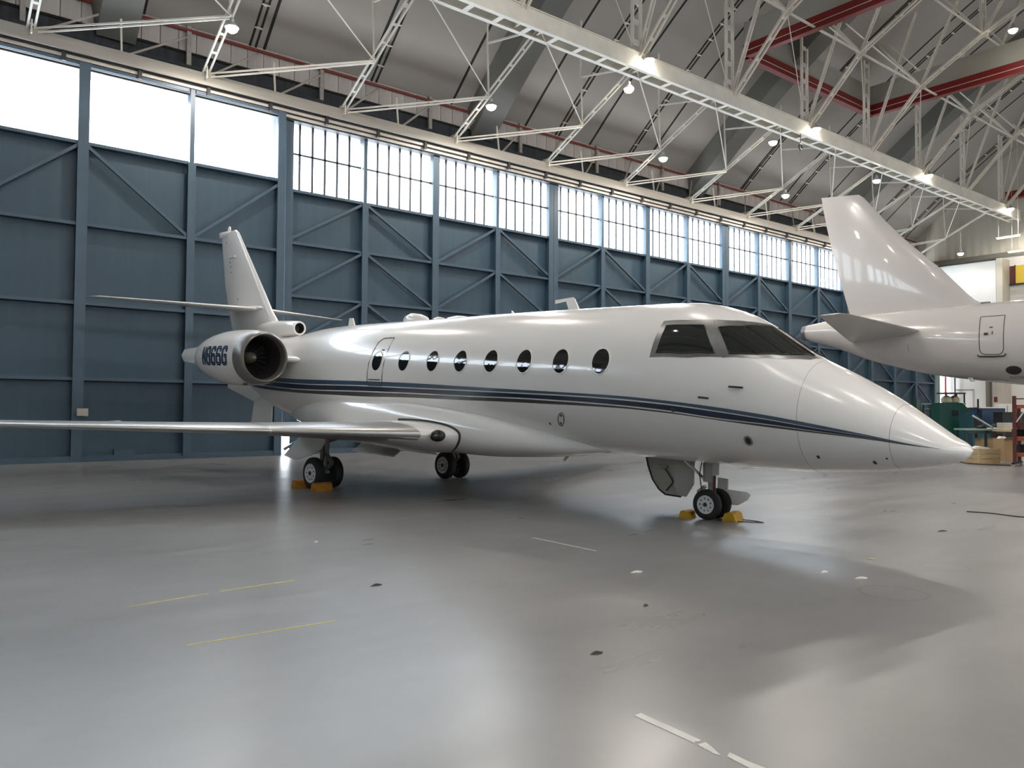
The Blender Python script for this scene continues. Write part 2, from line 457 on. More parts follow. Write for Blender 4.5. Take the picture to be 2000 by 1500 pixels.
def half_truss(root, s):
    def pt(n, x=0.0): return np.array((x, n[0]*s, n[1]), float)
    for a, b in ((B_, C_), (C_, D_), (D_, E_), (E_, F_), (F_, G_)):
        ladder(MB(), pt(a), pt(b), 0.22, 0.085, 0.9).build('lower_chord', 'truss_paint', root)
    for n in (B_, D_, F_):
        ladder(MB(), pt(n), pt(roofpt(n[0])), 0.42, 0.10, 0.72, batten=0.18).build('lattice_post', 'truss_paint', root)
    for n, ty in ((C_, 18.9), (D_, 16.2), (E_, 12.0)):
        ladder(MB(), pt(n), pt(roofpt(ty)), 0.26, 0.08, 0.62, batten=0.20).build('lattice_arm', 'truss_paint', root)
    for n, ty in ((B_, 17.2), (C_, 14.6), (D_, 11.0)):
        ladder(MB(), pt(n), pt(roofpt(ty)), 0.14, 0.06, 1.0).build('web_diagonal', 'truss_paint', root)
    for n in (B_, C_, D_):
        MB().box(-0.02, 0.02, s*n[0]-0.22, s*n[0]+0.22, n[1]-0.16, n[1]+0.2).build('gusset_plate', 'truss_paint', root)
truss = empty('roof_truss', (RX0, 0, 0))
half_truss(truss, 1); half_truss(truss, -1)
RX = [RX0 + RDX*i for i in range(-4, 7)]
for i, x in enumerate(RX):
    t = truss if i == 0 else copy_tree(truss)
    t.location = (x, 0, 0)
    tag(t, 'cream lattice roof truss, %s counted from the near end of the doors' % ORD[i], 'roof truss', 'lattice trusses under the hangar roof')

def half_strut(root, s):
    def pt(n, x=0.0): return np.array((x, n[0]*s, n[1]), float)
    ladder(MB(), pt(A_), pt(B_), 0.17, 0.055, 0.75).build('lattice_strut', 'truss_paint', root)
    MB().bar(pt(M_), pt((22.5, 14.55)), 0.05, 0.05).build('hanger', 'truss_paint', root)
    MB().bar(pt((22.5, 14.55)), pt(B_), 0.06, 0.06).build('brace', 'truss_paint', root)
    MB().bar(pt((22.5, 14.55)), pt(roofpt(22.5)), 0.05, 0.05).build('hanger', 'truss_paint', root)
    if s > 0: MB().box(-0.07, 0.07, 26.18, 26.28, 11.5, 13.75).build('wall_post', 'header', root)
    for n in (A_, B_): MB().box(-0.02, 0.02, s*n[0]-0.22, s*n[0]+0.22, n[1]-0.16, n[1]+0.2).build('gusset_plate', 'truss_paint', root)
TX = [TX0 + TDX*i for i in range(-1, 12)]
strut0 = empty('girder_strut'); half_strut(strut0, 1)
for i, x in enumerate(TX):
    t = strut0 if i == 0 else copy_tree(strut0)
    t.location = (x, 0, 0)
    tag(t, 'sloping cream lattice strut from the door header to the girder, %s from the near end' % ORD[i], 'strut', 'struts between the door header and the girder')

def girder(y, label):
    root = empty('roof_girder', (0, y, 13.85)); s = 1 if y > 0 else -1
    x0, x1 = -6.0, X_E-1.0
    MB().box(x0, x1, -0.30, -0.26, -0.05, 0.52).build('web', 'truss_paint', root)
    MB().box(x0, x1, 0.26, 0.30, -0.05, 0.52).build('web', 'truss_paint', root)
    MB().box(x0, x1, -0.34, 0.34, 0.52, 0.56).build('top_plate', 'truss_paint', root)
    for yy in (-0.28, 0.28): MB().box(x0, x1, yy-0.08, yy+0.08, -0.08, -0.05).build('bottom_flange', 'truss_paint', root)
    bt = MB().box(-0.09, 0.09, -0.2, 0.2, -0.075, -0.055).mesh('batten', 'truss_paint')
    k = 0
    for k in range(int((x1-x0)/1.144)): link('batten', bt, root, (TX0 - 2*TDX + 0.57 + 1.144*k, 0, 0))
    return tag(root, label, 'girder')
girder(19.65, 'long cream box girder hung under the roof parallel to the doors')
girder(-19.65, 'long cream box girder on the opposite side of the roof')

# thin bracing between the trusses, door side
for i in range(len(TX)-1):
    x, x2 = TX[i], TX[i+1]
    root = empty('bay_bracing', (x, 24.55, 11.62)); o = np.array((x, 24.55, 11.62))
    def L(p): return np.array(p, float) - o
    A, M2, B = P3(A_, x), P3(M_, x2), P3(B_, x)
    for dz in (-0.06, 0.06):
        MB().bar(L(A+(0.1, 0, dz)), L(M2+(0, 0, dz*0.6-0.05)), 0.035, 0.05).build('strut', 'truss_paint', root)
    MB().tube([L(B+(0.1, 0, -0.1)), L(M2)], 0.022, 6).build('tie_rod', 'truss_paint', root)
    xm = (x+x2)/2
    MB().bar(L((xm, 24.75, 11.6)), L((xm, 24.9, 12.75)), 0.05, 0.05).build('upright', 'truss_paint', root)
    MB().bar(L((x+0.15, 24.7, 11.66)), L((xm, 26.2, 13.5)), 0.05, 0.06).build('diagonal', 'header', root)
    MB().bar(L((xm+0.1, 24.75, 11.66)), L((x2, 26.2, 13.4)), 0.05, 0.06).build('diagonal', 'header', root)
    tag(root, 'thin cream bracing between the %s and %s struts above the doors' % (ORD[i], ORD[i+1]), 'bracing', 'bracing between the girder struts')

for i in range(len(RX)-1):
    x, x2 = RX[i], RX[i+1]; o = np.array((x, *C_))
    root = empty('truss_tie', tuple(o))
    MB().bar(P3(C_, x)-o, P3(C_, x2)-o, 0.07, 0.07).build('purlin', 'truss_paint', root)
    MB().tube([P3(C_, x)-o, P3(B_, x2)+(0, 0, 0.5)-o], 0.02, 6).build('tie_rod', 'truss_paint', root)
    MB().bar(P3(roofpt(18.5, 0.4), x)-o, P3(C_, x2)-o, 0.045, 0.045).build('tie_rod', 'truss_paint', root)
    MB().bar(P3(D_, x)-o, P3(D_, x2)-o, 0.06, 0.06).build('purlin', 'truss_paint', root)
    tag(root, 'thin cream ties between the %s and %s roof trusses' % (ORD[i], ORD[i+1]), 'bracing', 'ties between the roof trusses')

# ------------------------------------------------------------------ bay lamps
def make_lamp():
    root = empty('bay_lamp')
    MB().lathe([(0.0, 0.195), (0.03, 0.2), (0.12, 0.12), (0.16, 0.07), (0.26, 0.065), (0.28, 0.03)], axis='z', n=20).build('housing', 'lamp_metal', root, True)
    MB().lathe([(-0.13, 0.02), (-0.12, 0.09), (-0.07, 0.15), (0.005, 0.175)], axis='z', n=20).build('lens', 'lamp_glow', root, True)
    MB().tube([(0, 0, 0.27), (0, 0, 0.36)], 0.012, 6).build('stem', 'lamp_metal', root)
    return root
lamp0 = make_lamp(); first = True
def bay_lamp(x, y, z, label, power=1.0):
    global first
    t = lamp0 if first else copy_tree(lamp0); first = False
    t.location = (x, y, z)
    ld = bpy.data.lights.new('lamp_bulb', 'SPOT'); ld.energy = LAMP*power; ld.shadow_soft_size = 0.16; ld.spot_size = math.radians(165); ld.spot_blend = 0.4; ld.color = (1.0, 0.935, 0.85)
    lo = bpy.data.objects.new('lamp_bulb', ld); COL.objects.link(lo); lo.parent = t; lo.location = (0, 0, -0.28)
    if x > 54 and z < 13: MB().tube([(0, 0, .36), (0, 0, roof_z(y)-z-.02)], .015, 6).build('drop_rod', 'lamp_metal', t)
    tag(t, label, 'lamp', 'bay lamps hanging from the trusses')
for i in (2, 4, 6, 8, 10):
    bay_lamp(TX[i], 22.25, 12.2, 'glowing bay lamp midway down the %s girder strut' % ORD[i])
for i in (5, 7, 9):
    bay_lamp(TX[i], 19.95, 13.28, 'glowing bay lamp just below the girder at the %s girder strut' % ORD[i])
for i in (2, 4, 6, 8, 10):
    bay_lamp(RX[i]+0.15, 19.15, 14.15, 'glowing bay lamp beside the girder at the %s roof truss' % ORD[i])
bay_lamp(RX[7]-.3, 13.0, 17.9, 'bluish bay lamp high up near the corner of the roof', 0.08)
for y, z in ((22.0, 11.75), (17.5, 12.2)):
    bay_lamp(54.6, y, z, 'bay lamp near the end wall, %s one' % ('by the doors' if y > 20 else 'by the amber window'), 0.16)
for i in (1, 3, 5, 7, 9, 11):
    if i <= 3: bay_lamp(TX[i], 11.8, 17.6, 'bay lamp high over the hall on the door side over the %s strut line' % ORD[i])
    bay_lamp(TX[i], 0.0, 20.1, 'bay lamp under the roof ridge over the %s strut line' % ORD[i], 1.7)
    bay_lamp(TX[i], -11.8, 17.6, 'bay lamp over the far half of the hall over the %s strut line' % ORD[i], 2.4)
    bay_lamp(TX[i], -19.15, 14.2, 'bay lamp beside the opposite girder over the %s strut line' % ORD[i], 1.8)

# ------------------------------------------------------------------ red edged smoke curtain
def curtain(x0, x1, yf, yn, z, label):
    root = empty('smoke_curtain', (x0, yf, z))
    W, L = x1-x0, yf-yn
    for name, a, b in (('side', (0, 0), (0, -L)), ('side', (W, 0), (W, -L)), ('side', (0, 0), (W, 0)), ('side', (0, -L), (W, -L))):
        p = np.array((*a, 0.0)); q = np.array((*b, 0.0))
        d = (q-p)/np.linalg.norm(q-p); e = d*0.04
        c = MB().bar(p-e+(0, 0, 1.0), q+e+(0, 0, 1.0), 0.06, 1.05).build('grey_skirt', 'curtain', root)
        MB().bar(p-e+(0, 0, 0.26), q+e+(0, 0, 0.26), 0.14, 0.56).build('red_channel', 'red_beam', root)
        MB().bar(p-e, q+e, 0.30, 0.05).build('red_flange', 'red_beam', root)
        MB().bar(p-e+(0, 0, 0.24), q+e+(0, 0, 0.24), 0.17, 0.02).build('edge_line', 'truss_paint', root)
    return tag(root, label, 'smoke curtain')
curtain(28.96, 39.75, 20.3, -6.0, 16.72, 'rectangular red edged smoke curtain hung among the roof trusses')
rb2 = empty('red_roof_beam', (56.5, 20, 15.2))
MB().box(-0.1, 0.1, -12, 0, 0, 0.45).build('web', 'red_beam', rb2)
MB().box(-0.25, 0.25, -12, 0, -0.05, 0.0).build('flange', 'red_beam', rb2)
tag(rb2, 'short red beam seen beyond the last trusses near the gable', 'beam')
pu = empty('lifting_pulley', (31.6, 19.3, 13.15))
MB().tube([(0.12*math.cos(a), 0, 0.12*math.sin(a)) for a in np.linspace(0, 2*math.pi, 16, endpoint=False)], 0.035, 6, closed=True).build('sheave', 'track_dark', pu)
MB().tube([(0, 0, 0.12), (0, 0, 0.58)], 0.015, 6).build('chain', 'track_dark', pu)
MB().bar((0, 0, -0.14), (0, 0, -0.38), 0.05, 0.05).build('hook', 'track_dark', pu)
tag(pu, 'small black pulley hanging from the girder', 'pulley')

# ------------------------------------------------------------------ business jet
mat('jet_white', (0.86, 0.835, 0.81), 0.22, coat=0.6)
mat('jet_steel_blue', (0.055, 0.095, 0.145), 0.2, coat=0.5)
mat('jet_navy', (0.008, 0.020, 0.050), 0.2, coat=0.5)
mat('jet_charcoal', (0.055, 0.052, 0.052), 0.25, coat=0.5)
mat('cabin_glass', (0.012, 0.012, 0.013), 0.03, spec=0.9)
mat('cockpit_glass', (0.018, 0.021, 0.019), 0.04, spec=0.8)
mat('bare_metal', (0.40, 0.40, 0.40), 0.30, 0.9, noise=(14, 0.1))
mat('leading_edge_metal', (0.42, 0.41, 0.40), 0.3, 0.75)
mat('lip_metal', (0.24, 0.23, 0.22), 0.32, 0.5)
mat('seal_dark', (0.03, 0.026, 0.024), 0.6)
mat('duct_dark', (0.05, 0.047, 0.045), 0.45, 0.3)
mat('fan_dark', (0.02, 0.02, 0.021), 0.6)
mat('spinner', (0.28, 0.27, 0.20), 0.35, 0.4)
mat('tyre', (0.012, 0.012, 0.012), 0.7)
mat('wheel_white', (0.66, 0.66, 0.64), 0.4, noise=(30, 0.1))
mat('gear_grey', (0.30, 0.30, 0.28), 0.4, 0.3)
mat('gear_chrome', (0.6, 0.6, 0.6), 0.15, 1.0)
mat('door_inner', (0.38, 0.37, 0.33), 0.5)
mat('strap_maroon', (0.10, 0.02, 0.025), 0.7)
mat('reg_blue', (0.006, 0.018, 0.055), 0.3)
mat('reg_light', (0.12, 0.22, 0.36), 0.3)

def pchip(xk, yk, x):
    xk = np.asarray(xk, float); yk = np.asarray(yk, float); x = np.atleast_1d(np.asarray(x, float))
    h = np.diff(xk); d = np.diff(yk)/h; m = np.zeros_like(yk)
    for i in range(1, len(xk)-1):
        if d[i-1]*d[i] > 0:
            w1 = 2*h[i]+h[i-1]; w2 = h[i]+2*h[i-1]; m[i] = (w1+w2)/(w1/d[i-1]+w2/d[i])
    m[0] = d[0]; m[-1] = d[-1]
    i = np.clip(np.searchsorted(xk, x)-1, 0, len(h)-1); t = (x-xk[i])/h[i]
    return (2*t**3-3*t**2+1)*yk[i]+(t**3-2*t**2+t)*h[i]*m[i]+(-2*t**3+3*t**2)*yk[i+1]+(t**3-t**2)*h[i]*m[i+1]

# body axes: x aft from the nose wheel, y to starboard, z up
XK = [-3.345,-3.30,-3.15,-2.9,-2.5,-2.0,-1.5,-1.0,-.6,-.2,.2,.7,1.3,2.2,4,6,8,9.5,11,12.5,13.6,14.5]
WK = [0.004,.155,.305,.45,.63,.78,.88,.96,1.01,1.06,1.10,1.13,1.15,1.15,1.15,1.15,1.14,1.08,.93,.70,.45,.12]
TK = [1.224,1.285,1.375,1.544,1.809,2.082,2.325,2.65,2.874,3.007,3.075,3.091,3.091,3.092,3.083,3.054,3.036,2.991,2.84,2.78,2.74,2.65]
BK = [1.216,1.145,1.058,.99,.915,.85,.81,.795,.79,.788,.786,.785,.785,.785,.785,.785,.785,.79,.92,1.36,1.9,2.4]
def sect(x):
    T = pchip(XK, TK, x); B = pchip(XK, BK, x); w = pchip(XK, WK, x)
    return (T+B)/2, (T-B)/2, w
def skin(x, th, off=0.0, side=1):
    zc, hh, w = sect(x); zc, hh, w = float(zc[0]), float(hh[0]), float(w[0])
    n = np.array((0, math.cos(th)/max(w, .01), math.sin(th)/max(hh, .01)))
    # slope of the skin along x
    e = 0.02; zc2, hh2, w2 = (float(a[0]) for a in sect(x+e))
    p = np.array((x, w*math.cos(th), zc+hh*math.sin(th))); p2 = np.array((x+e, w2*math.cos(th), zc2+hh2*math.sin(th)))
    t = p2-p; n = n - t*(n@t)/(t@t); n /= np.linalg.norm(n)
    q = p + n*off; q[1] *= side
    return q
def th_at(x, z):
    zc, hh, w = sect(x); return math.asin(max(-1, min(1, (z-float(zc[0]))/float(hh[0]))))
def skin_z(x, z, off=0.0, side=1): return skin(x, th_at(x, z), off, side)
def resample(pl, n, yw=1.0):
    pl = np.array(pl, float); s = np.concatenate([[0], np.cumsum(np.linalg.norm(np.diff(pl, axis=0)*[1, yw], axis=1))])
    q = np.linspace(0, s[-1], n); return np.column_stack([np.interp(q, s, pl[:, k]) for k in range(pl.shape[1])])
def patch(A, B, na, nb, off, side=1):
    """ruled skin patch between two (x, degrees) polylines"""
    A = resample(A, na, .02); B = resample(B, na, .02)
    return MB().grid([[skin(*(lambda q: (q[0], math.radians(q[1])))(A[i]*(1-t)+B[i]*t), off, side) for t in np.linspace(0, 1, nb)] for i in range(na)])

JET_YAW = math.radians(97.13); JET_TILT = 0.0375
jet = empty('business_jet', (9.337-.124*.06, 7.121+.992*.06, 0.0), (0, -JET_TILT, JET_YAW))
def lean(x, z): return x + JET_TILT*(z-1.6)
tag(jet, 'white business jet with blue and grey side stripes parked across the hangar', 'airplane')

xs = np.concatenate([-3.345+0.35*np.linspace(0, 1, 14)**2, np.linspace(-2.93, 1.4, 34), np.linspace(1.6, 8, 22), np.linspace(8.3, 14.5, 26)])
NA = 72
fus = MB(); rings = []
for x in xs:
    zc, hh, w = (float(a[0]) for a in sect(x))
    rings.append([(x, w*math.cos(2*math.pi*k/NA), zc+hh*math.sin(2*math.pi*k/NA)) for k in range(NA)])
fus.loft(rings); fuselage = fus.build('fuselage', 'jet_white', jet, True, 80)

# belly fairing
FX = [1.5, 2.2, 3, 4, 5, 6, 7.5, 9, 10, 10.9]; FB = [.82, .715, .63, .568, .565, .575, .62, .70, .80, .95]
FW = [.40, .80, 1.02, 1.17, 1.23, 1.26, 1.24, 1.02, .75, .35]; FT = [.95, 1.10, 1.28, 1.42, 1.5, 1.55, 1.55, 1.45, 1.3, 1.1]
fm = MB(); rings = []
for x in np.linspace(1.5, 10.9, 48):
    b, w, t = (float(pchip(FX, a, x)[0]) for a in (FB, FW, FT)); zc, hh = (b+t)/2, (t-b)/2
    ring = []
    for k in range(56):
        a = 2*math.pi*k/56; c, s = math.cos(a), math.sin(a)
        ring.append((x, w*math.copysign(abs(c)**0.5, c), zc+hh*math.copysign(abs(s)**0.8, s)))
    rings.append(ring)
fm.loft(rings); fm.build('belly_fairing', 'jet_white', jet, True, 80)

# cheat line stripes
SX = [12.6, 12.0, 11, 9, 7.05, 5.45, 4.1, 2.88, 1.82, .9, .09, -.63, -1.3, -1.9, -2.43, -2.92, -3.12]
SZ = [[1.93, 1.88, 1.84, 1.80, 1.801, 1.791, 1.766, 1.744, 1.725, 1.707, 1.664, 1.605, 1.531, 1.443, 1.354, 1.262, 1.238],
      [1.84, 1.79, 1.745, 1.70, 1.711, 1.704, 1.697, 1.688, 1.679, 1.657, 1.616, 1.552, 1.48, 1.401, 1.336, 1.259, 1.237],
      [1.73, 1.67, 1.625, 1.583, 1.601, 1.607, 1.602, 1.607, 1.595, 1.57, 1.526, 1.459, 1.417, 1.364, 1.318, 1.255, 1.236],
      [1.65, 1.59, 1.545, 1.506, 1.506, 1.53, 1.533, 1.541, 1.541, 1.534, 1.498, 1.439, 1.385, 1.345, 1.306, 1.251, 1.235]]
SXr = SX[::-1]
def band(i, j, g0, g1, name, m, side):
    G = []
    for x in np.linspace(12.4, -3.1, 130):
        taper = min(1, max(0.05, (x+3.0)/3.2))
        a = float(pchip(SXr, SZ[i][::-1], x)[0]) - g0*taper; b = float(pchip(SXr, SZ[j][::-1], x)[0]) + g1*taper
        if b > a: a = b = (a+b)/2
        G.append([skin_z(x, a+(b-a)*t, 0.004, side) for t in np.linspace(0, 1, 4)])
    MB().grid(G).build(name, m, jet, True, 80)
for sd in (1, -1):
    band(0, 1, 0.0, 0.010, 'stripe_upper', 'jet_steel_blue', sd)
    band(1, 2, 0.010, 0.010, 'stripe_middle', 'jet_navy', sd)
    band(2, 3, 0.010, 0.0, 'stripe_lower', 'jet_charcoal', sd)

# cabin windows
def oval(x, z, a, b, off, side, n=36):
    c = [skin_z(x, z, off, side)]
    G = MB(); v = []; rad = [0.0, 0.35, 0.7, 0.9, 1.0]
    pts = [[skin_z(x+a*r*math.cos(t), z+b*r*math.sin(t), off, side) for t in np.linspace(0, 2*math.pi, n, endpoint=False)] for r in rad[1:]]
    vs = c + [p for R in pts for p in R]; fs = [(0, 1+k, 1+(k+1) % n) for k in range(n)]
    for i in range(len(pts)-1):
        for k in range(n): fs.append((1+i*n+k, 1+(i+1)*n+k, 1+(i+1)*n+(k+1) % n, 1+i*n+(k+1) % n))
    return G.add(vs, fs), pts[-1]
WX = [6.485, 5.664, 4.853, 4.124, 3.386, 2.644, 1.894, 1.144]
for sd in (1, -1):
    for x in WX:
        g, rim = oval(x, 2.186, 0.157, 0.186, 0.005, sd)
        wpart = g.build('cabin_window', 'cabin_glass', jet, True, 80)
        MB().tube(rim, 0.010, 6, closed=True).build('window_rim', 'jet_white', wpart, True)
    # overwing exit outline
    pts = [(6.72, 1.72), (6.745, 1.80), (6.745, 1.9), (6.735, 2.14), (6.705, 2.39), (6.68, 2.56), (6.60, 2.635), (6.27, 2.64), (6.25, 2.42), (6.26, 2.14), (6.27, 1.90), (6.275, 1.80), (6.30, 1.72)]
    ex = MB().tube([skin_z(x, z, 0.001, sd) for x, z in pts], 0.009, 6, closed=True).build('exit_seam', 'seal_dark', jet)
    MB().tube([skin_z(6.69, 1.835, 0.004, sd), skin_z(6.5, 1.835, 0.004, sd), skin_z(6.33, 1.835, 0.004, sd)], 0.011, 6).build('exit_sill', 'seal_dark', ex)
    MB().tube([skin_z(6.36, 2.40, 0.002, sd), skin_z(6.43, 2.40, 0.004, sd)], 0.012, 6).build('exit_handle', 'seal_dark', ex)

# cockpit frame and panes (x, degrees round the section)
FB_ = [(.348, 15.5), (-.209, 17.8), (-.679, 24.9), (-1.039, 35.2), (-1.35, 50.7), (-1.564, 69.0), (-1.608, 90.0)]
FT_ = [(.333, 46.0), (.0, 48.6), (-.299, 53.6), (-.541, 60.0), (-.722, 69.0), (-.841, 80.5), (-.875, 90.0)]
for sd in (1, -1):
    fr = patch(FB_, FT_, 34, 12, 0.003, sd).build('cockpit_frame', 'bare_metal', jet, True, 80)
    sp_b, sp_t = [(.258, 19.0), (-.126, 20.6), (-.549, 25.8)], [(.25, 41.1), (.003, 42.8), (-.273, 46.2)]
    fp_b, fp_t = [(-.735, 29.4), (-1.022, 38.6), (-1.323, 55.4), (-1.53, 82.0)], [(-.463, 48.1), (-.697, 57.4), (-.861, 72.6), (-.92, 84.5)]
    for nm, b, t in (('side_window', sp_b, sp_t), ('windshield', fp_b, fp_t)):
        w = patch(b, t, 16, 10, 0.007, sd).build(nm, 'cockpit_glass', jet, True, 80)
        edge = list(resample(b, 12, .02)) + list(resample(t, 12, .02))[::-1]
        MB().tube([skin(q[0], math.radians(q[1]), 0.007, sd) for q in edge], 0.010, 6, closed=True).build('window_seal', 'seal_dark', w)
    MB().tube([skin(-.70+.02, math.radians(24.5), .006, sd), skin(-.36, math.radians(53), .006, sd)], 0.004, 5).build('frame_joint', 'seal_dark', fr)
    MB().bar(skin(-1.36, math.radians(60), 0.02, sd), skin(-1.46, math.radians(72), 0.02, sd), 0.02, 0.012).build('wiper', 'seal_dark', fr)
# panel joints round the nose
for nm, x in (('nose_joint', -1.65), ('radome_joint', -2.63)):
    MB().tube([skin(x, t, 0.0) for t in np.linspace(0, 2*math.pi, 96, endpoint=False)], 0.0022, 5, closed=True).build(nm, 'grey_col', jet)
# probes, vents, marks on the starboard side
for nm, x, z, dx, dz in (('pitot_probe', -.904, 1.86, .09, .012), ('pitot_probe', -.48, 1.717, .07, .012)):
    MB().bar(skin_z(x-dx, z, .03), skin_z(x+dx, z+.01, .025), .02, dz*2).build(nm, 'seal_dark', jet)
for nm, x, z, a, b in (('vent_port', -.019, 1.545, .035, .03), ('angle_probe', -.997, 1.192, .035, .045), ('static_port', -1.828, 1.054, .018, .02), ('static_port', -2.433, 1.032, .02, .022), ('static_port', -2.577, 1.094, .012, .012), ('static_port', 2.247, 1.236, .018, .02), ('static_port', 5.069, 1.256, .018, .022)):
    g, rim = oval(x, z, a, b, .006, 1, 14); g.build(nm, 'seal_dark', jet)
g, rim = oval(-.997, 1.192, .06, .065, .004, 1, 20); g.build('probe_plate', 'bare_metal', jet)
pl = MB().tube([skin_z(1.985+.06*math.cos(t)-.05*math.sin(t), 1.313+.10*math.sin(t), .003) for t in np.linspace(0, 2*math.pi, 24, endpoint=False)], .006, 5, closed=True).build('access_panel', 'seal_dark', jet)
for dz in (-.06, .06):
    g, rim = oval(1.985-.03*dz/.06, 1.313+dz, .018, .02, .005, 1, 12); g.build('latch', 'seal_dark', pl)

# antennas on the crown
def blade(name, poly, th=0.03): MB().prism([(x, -th/2, z) for x, z in poly], (0, th, 0)).build(name, 'jet_white', jet)
blade('mast_antenna', [(2.48, 3.06), (2.70, 3.06), (2.78, 3.245), (3.02, 3.215), (3.02, 3.27), (2.64, 3.30), (2.60, 3.27)], .035)
blade('blade_antenna', [(8.85, 2.98), (9.12, 2.98), (9.08, 3.19), (8.96, 3.19)])
blade('blade_antenna', [(3.93, 3.05), (4.05, 3.05), (4.05, 3.14)], .02)
MB().lathe([(6.35, .01), (6.42, .07), (6.6, .13), (6.85, .16), (7.0, .13), (7.06, .02)], (0, 0, 3.05), n=20).build('dome_antenna', 'jet_white', jet, True, 60)
for x, l in ((6.05, .18), (5.5, .32)):
    MB().lathe([(x-l, .01), (x-l*.8, .05), (x, .075), (x+l*.8, .05), (x+l, .01)], (0, 0, 3.035), n=16).build('low_antenna', 'jet_white', jet, True, 60)
bm2 = MB().bar((2.5, .1, .72), (2.62, .12, .60), .02, .05); bm2.build('belly_antenna', 'jet_white', jet)

# lifting surfaces
def naca(LE, TE, t, upv, n=18, up_f=1.0, lo_f=0.85):
    LE, TE, upv = (np.array(a, float) for a in (LE, TE, upv)); c = TE-LE; L = np.linalg.norm(c)
    u = 0.5*(1-np.cos(np.linspace(0, math.pi, n)))
    yt = 5*t*(0.2969*np.sqrt(u)-0.126*u-0.3516*u**2+0.2843*u**3-0.1036*u**4)
    top = [LE+c*a+upv*L*b*up_f for a, b in zip(u[::-1], yt[::-1])]; bot = [LE+c*a-upv*L*b*lo_f for a, b in zip(u[1:], yt[1:])]
    return top + bot
WING = [(0.7, 3.85, 7.95, .93, .90, .135), (1.25, 4.07, 7.95, .94, .88, .135), (2.2, 4.70, 7.95, .945, .90, .105), (3.7, 5.70, 8.02, .950, .93, .085), (6.5, 7.0, 8.62, .985, .97, .07), (8.7, 8.03, 9.1, 1.02, 1.01, .07), (8.85, 8.25, 9.08, 1.025, 1.02, .03)]
def wf(y): return dict(up_f=float(np.interp(y, [1.25, 3.7], [.8, 1.0])), lo_f=float(np.interp(y, [1.25, 1.9, 3.7], [1.3, .95, .9])))
def wing_at(y):
    a = np.array(WING); return [float(np.interp(y, a[:, 0], a[:, k])) for k in range(1, 6)]
for sd in (1, -1):
    w = MB().loft([naca((le, sd*y, zl), (te, sd*y, zt), t, (0, 0, 1), **wf(y)) for y, le, te, zl, zt, t in WING]).build('wing', 'jet_white', jet, True, 50)
    for y0, y1 in ((1.72, 3.69), (3.715, 8.6)):
        G = []
        for y in np.linspace(y0, y1, 14):
            le, te, zl, zt, t = wing_at(y); r = naca((le-.004, sd*y, zl), (te, sd*y, zt), t*1.03, (0, 0, 1), 30, **wf(y))
            G.append(r[17:42])
        MB().grid(G).build('leading_edge', 'leading_edge_metal', w, True, 80)
    # flap track fairing under the wing
    MB().lathe([(0, .01), (.12, .05), (.5, .09), (.9, .06), (1.15, .01)], (7.35, sd*5.25, .93), n=14).build('flap_fairing', 'jet_white', w, True, 60)
    # dark rubber seal where the wing root meets the belly fairing
    ring = naca((4.02, 0, .94), (7.95, 0, .88), .142, (0, 0, 1), 40, .8, 1.3)
    pts = []
    for p in ring[22:62]:
        b, ww, t = (float(pchip(FX, a, p[0])[0]) for a in (FB, FW, FT)); zc, hh = (b+t)/2, (t-b)/2
        s = min(.995, abs((p[2]-zc)/hh)); pts.append((p[0], sd*(ww*(1-s**(2/.8))**(.25)+.006), p[2]))
    MB().tube(pts, .017, 6).build('root_seal', 'seal_dark', w)
    # landing light in the root
    lm = MB(); rr = []
    for a in np.linspace(-1, 1, 11):
        r = math.sqrt(max(0, 1-a*a))
        rr.append([(4.235+.10*r*math.cos(q)*.9-.03, sd*(1.50+.16*a), .93+.10*r*math.sin(q)) for q in np.linspace(0, 2*math.pi, 16, endpoint=False)])
    ll = lm.loft(rr).build('landing_light', 'cabin_glass', w, True, 80)
    # tailplane
    MB().loft([naca((le, sd*y, z), (te, sd*y, z), t, (0, 0, 1)) for y, le, te, z, t in ((0.02, 12.95, 14.47, 3.57, .085), (3.40, 14.49, 15.11, 3.63, .08), (3.55, 14.79, 15.10, 3.635, .03))]).build('tailplane', 'jet_white', jet, True, 50)
    MB().lathe([(12.78, .01), (12.9, .05), (13.4, .085), (14.2, .07), (14.6, .01)], (0, sd*.10, 3.585), n=14).build('tailplane_root', 'jet_white', jet, True, 60)
fin = MB().loft([naca((lean(le, z), 0, z), (lean(te, z2), 0, z2), t, (0, 1, 0)) for le, te, z, z2, t in ((11.4, 14.25, 2.55, 2.5, .14), (12.05, 14.55, 3.15, 3.1, .11), (12.42, 14.72, 3.5, 3.45, .105), (13.07, 15.0, 4.29, 4.29, .10), (14.26, 15.28, 5.70, 5.72, .09), (14.42, 15.28, 5.79, 5.76, .05))]).build('fin', 'jet_white', jet, True, 50)
MB().loft([naca((lean(14.72, z), 0, z), (lean(15.42, z), 0, z), t, (0, 1, 0)) for z, t in ((5.66, .10), (5.71, .16), (5.78, .14), (5.81, .04))]).build('fin_tip_fairing', 'jet_white', fin, True, 50)
MB().tube([(14.99+.05*math.cos(a), 0, 5.86+.05*math.sin(a)) for a in np.linspace(0, 2*math.pi, 14, endpoint=False)], .022, 8, closed=True).build('beacon', 'jet_white', fin, True)
MB().bar((14.42, .07, 5.05), (14.78, .07, 5.05), .09, .05).build('fin_bracket', 'jet_white', fin)
for x, z in ((14.70, 4.90), (14.66, 4.78), (14.62, 4.63), (14.95, 5.46), (14.18, 3.88)):
    MB().lathe([(0, .016), (.012, .014)], (x, .085, z), axis='y', n=8).build('drain_mark', 'seal_dark', fin)
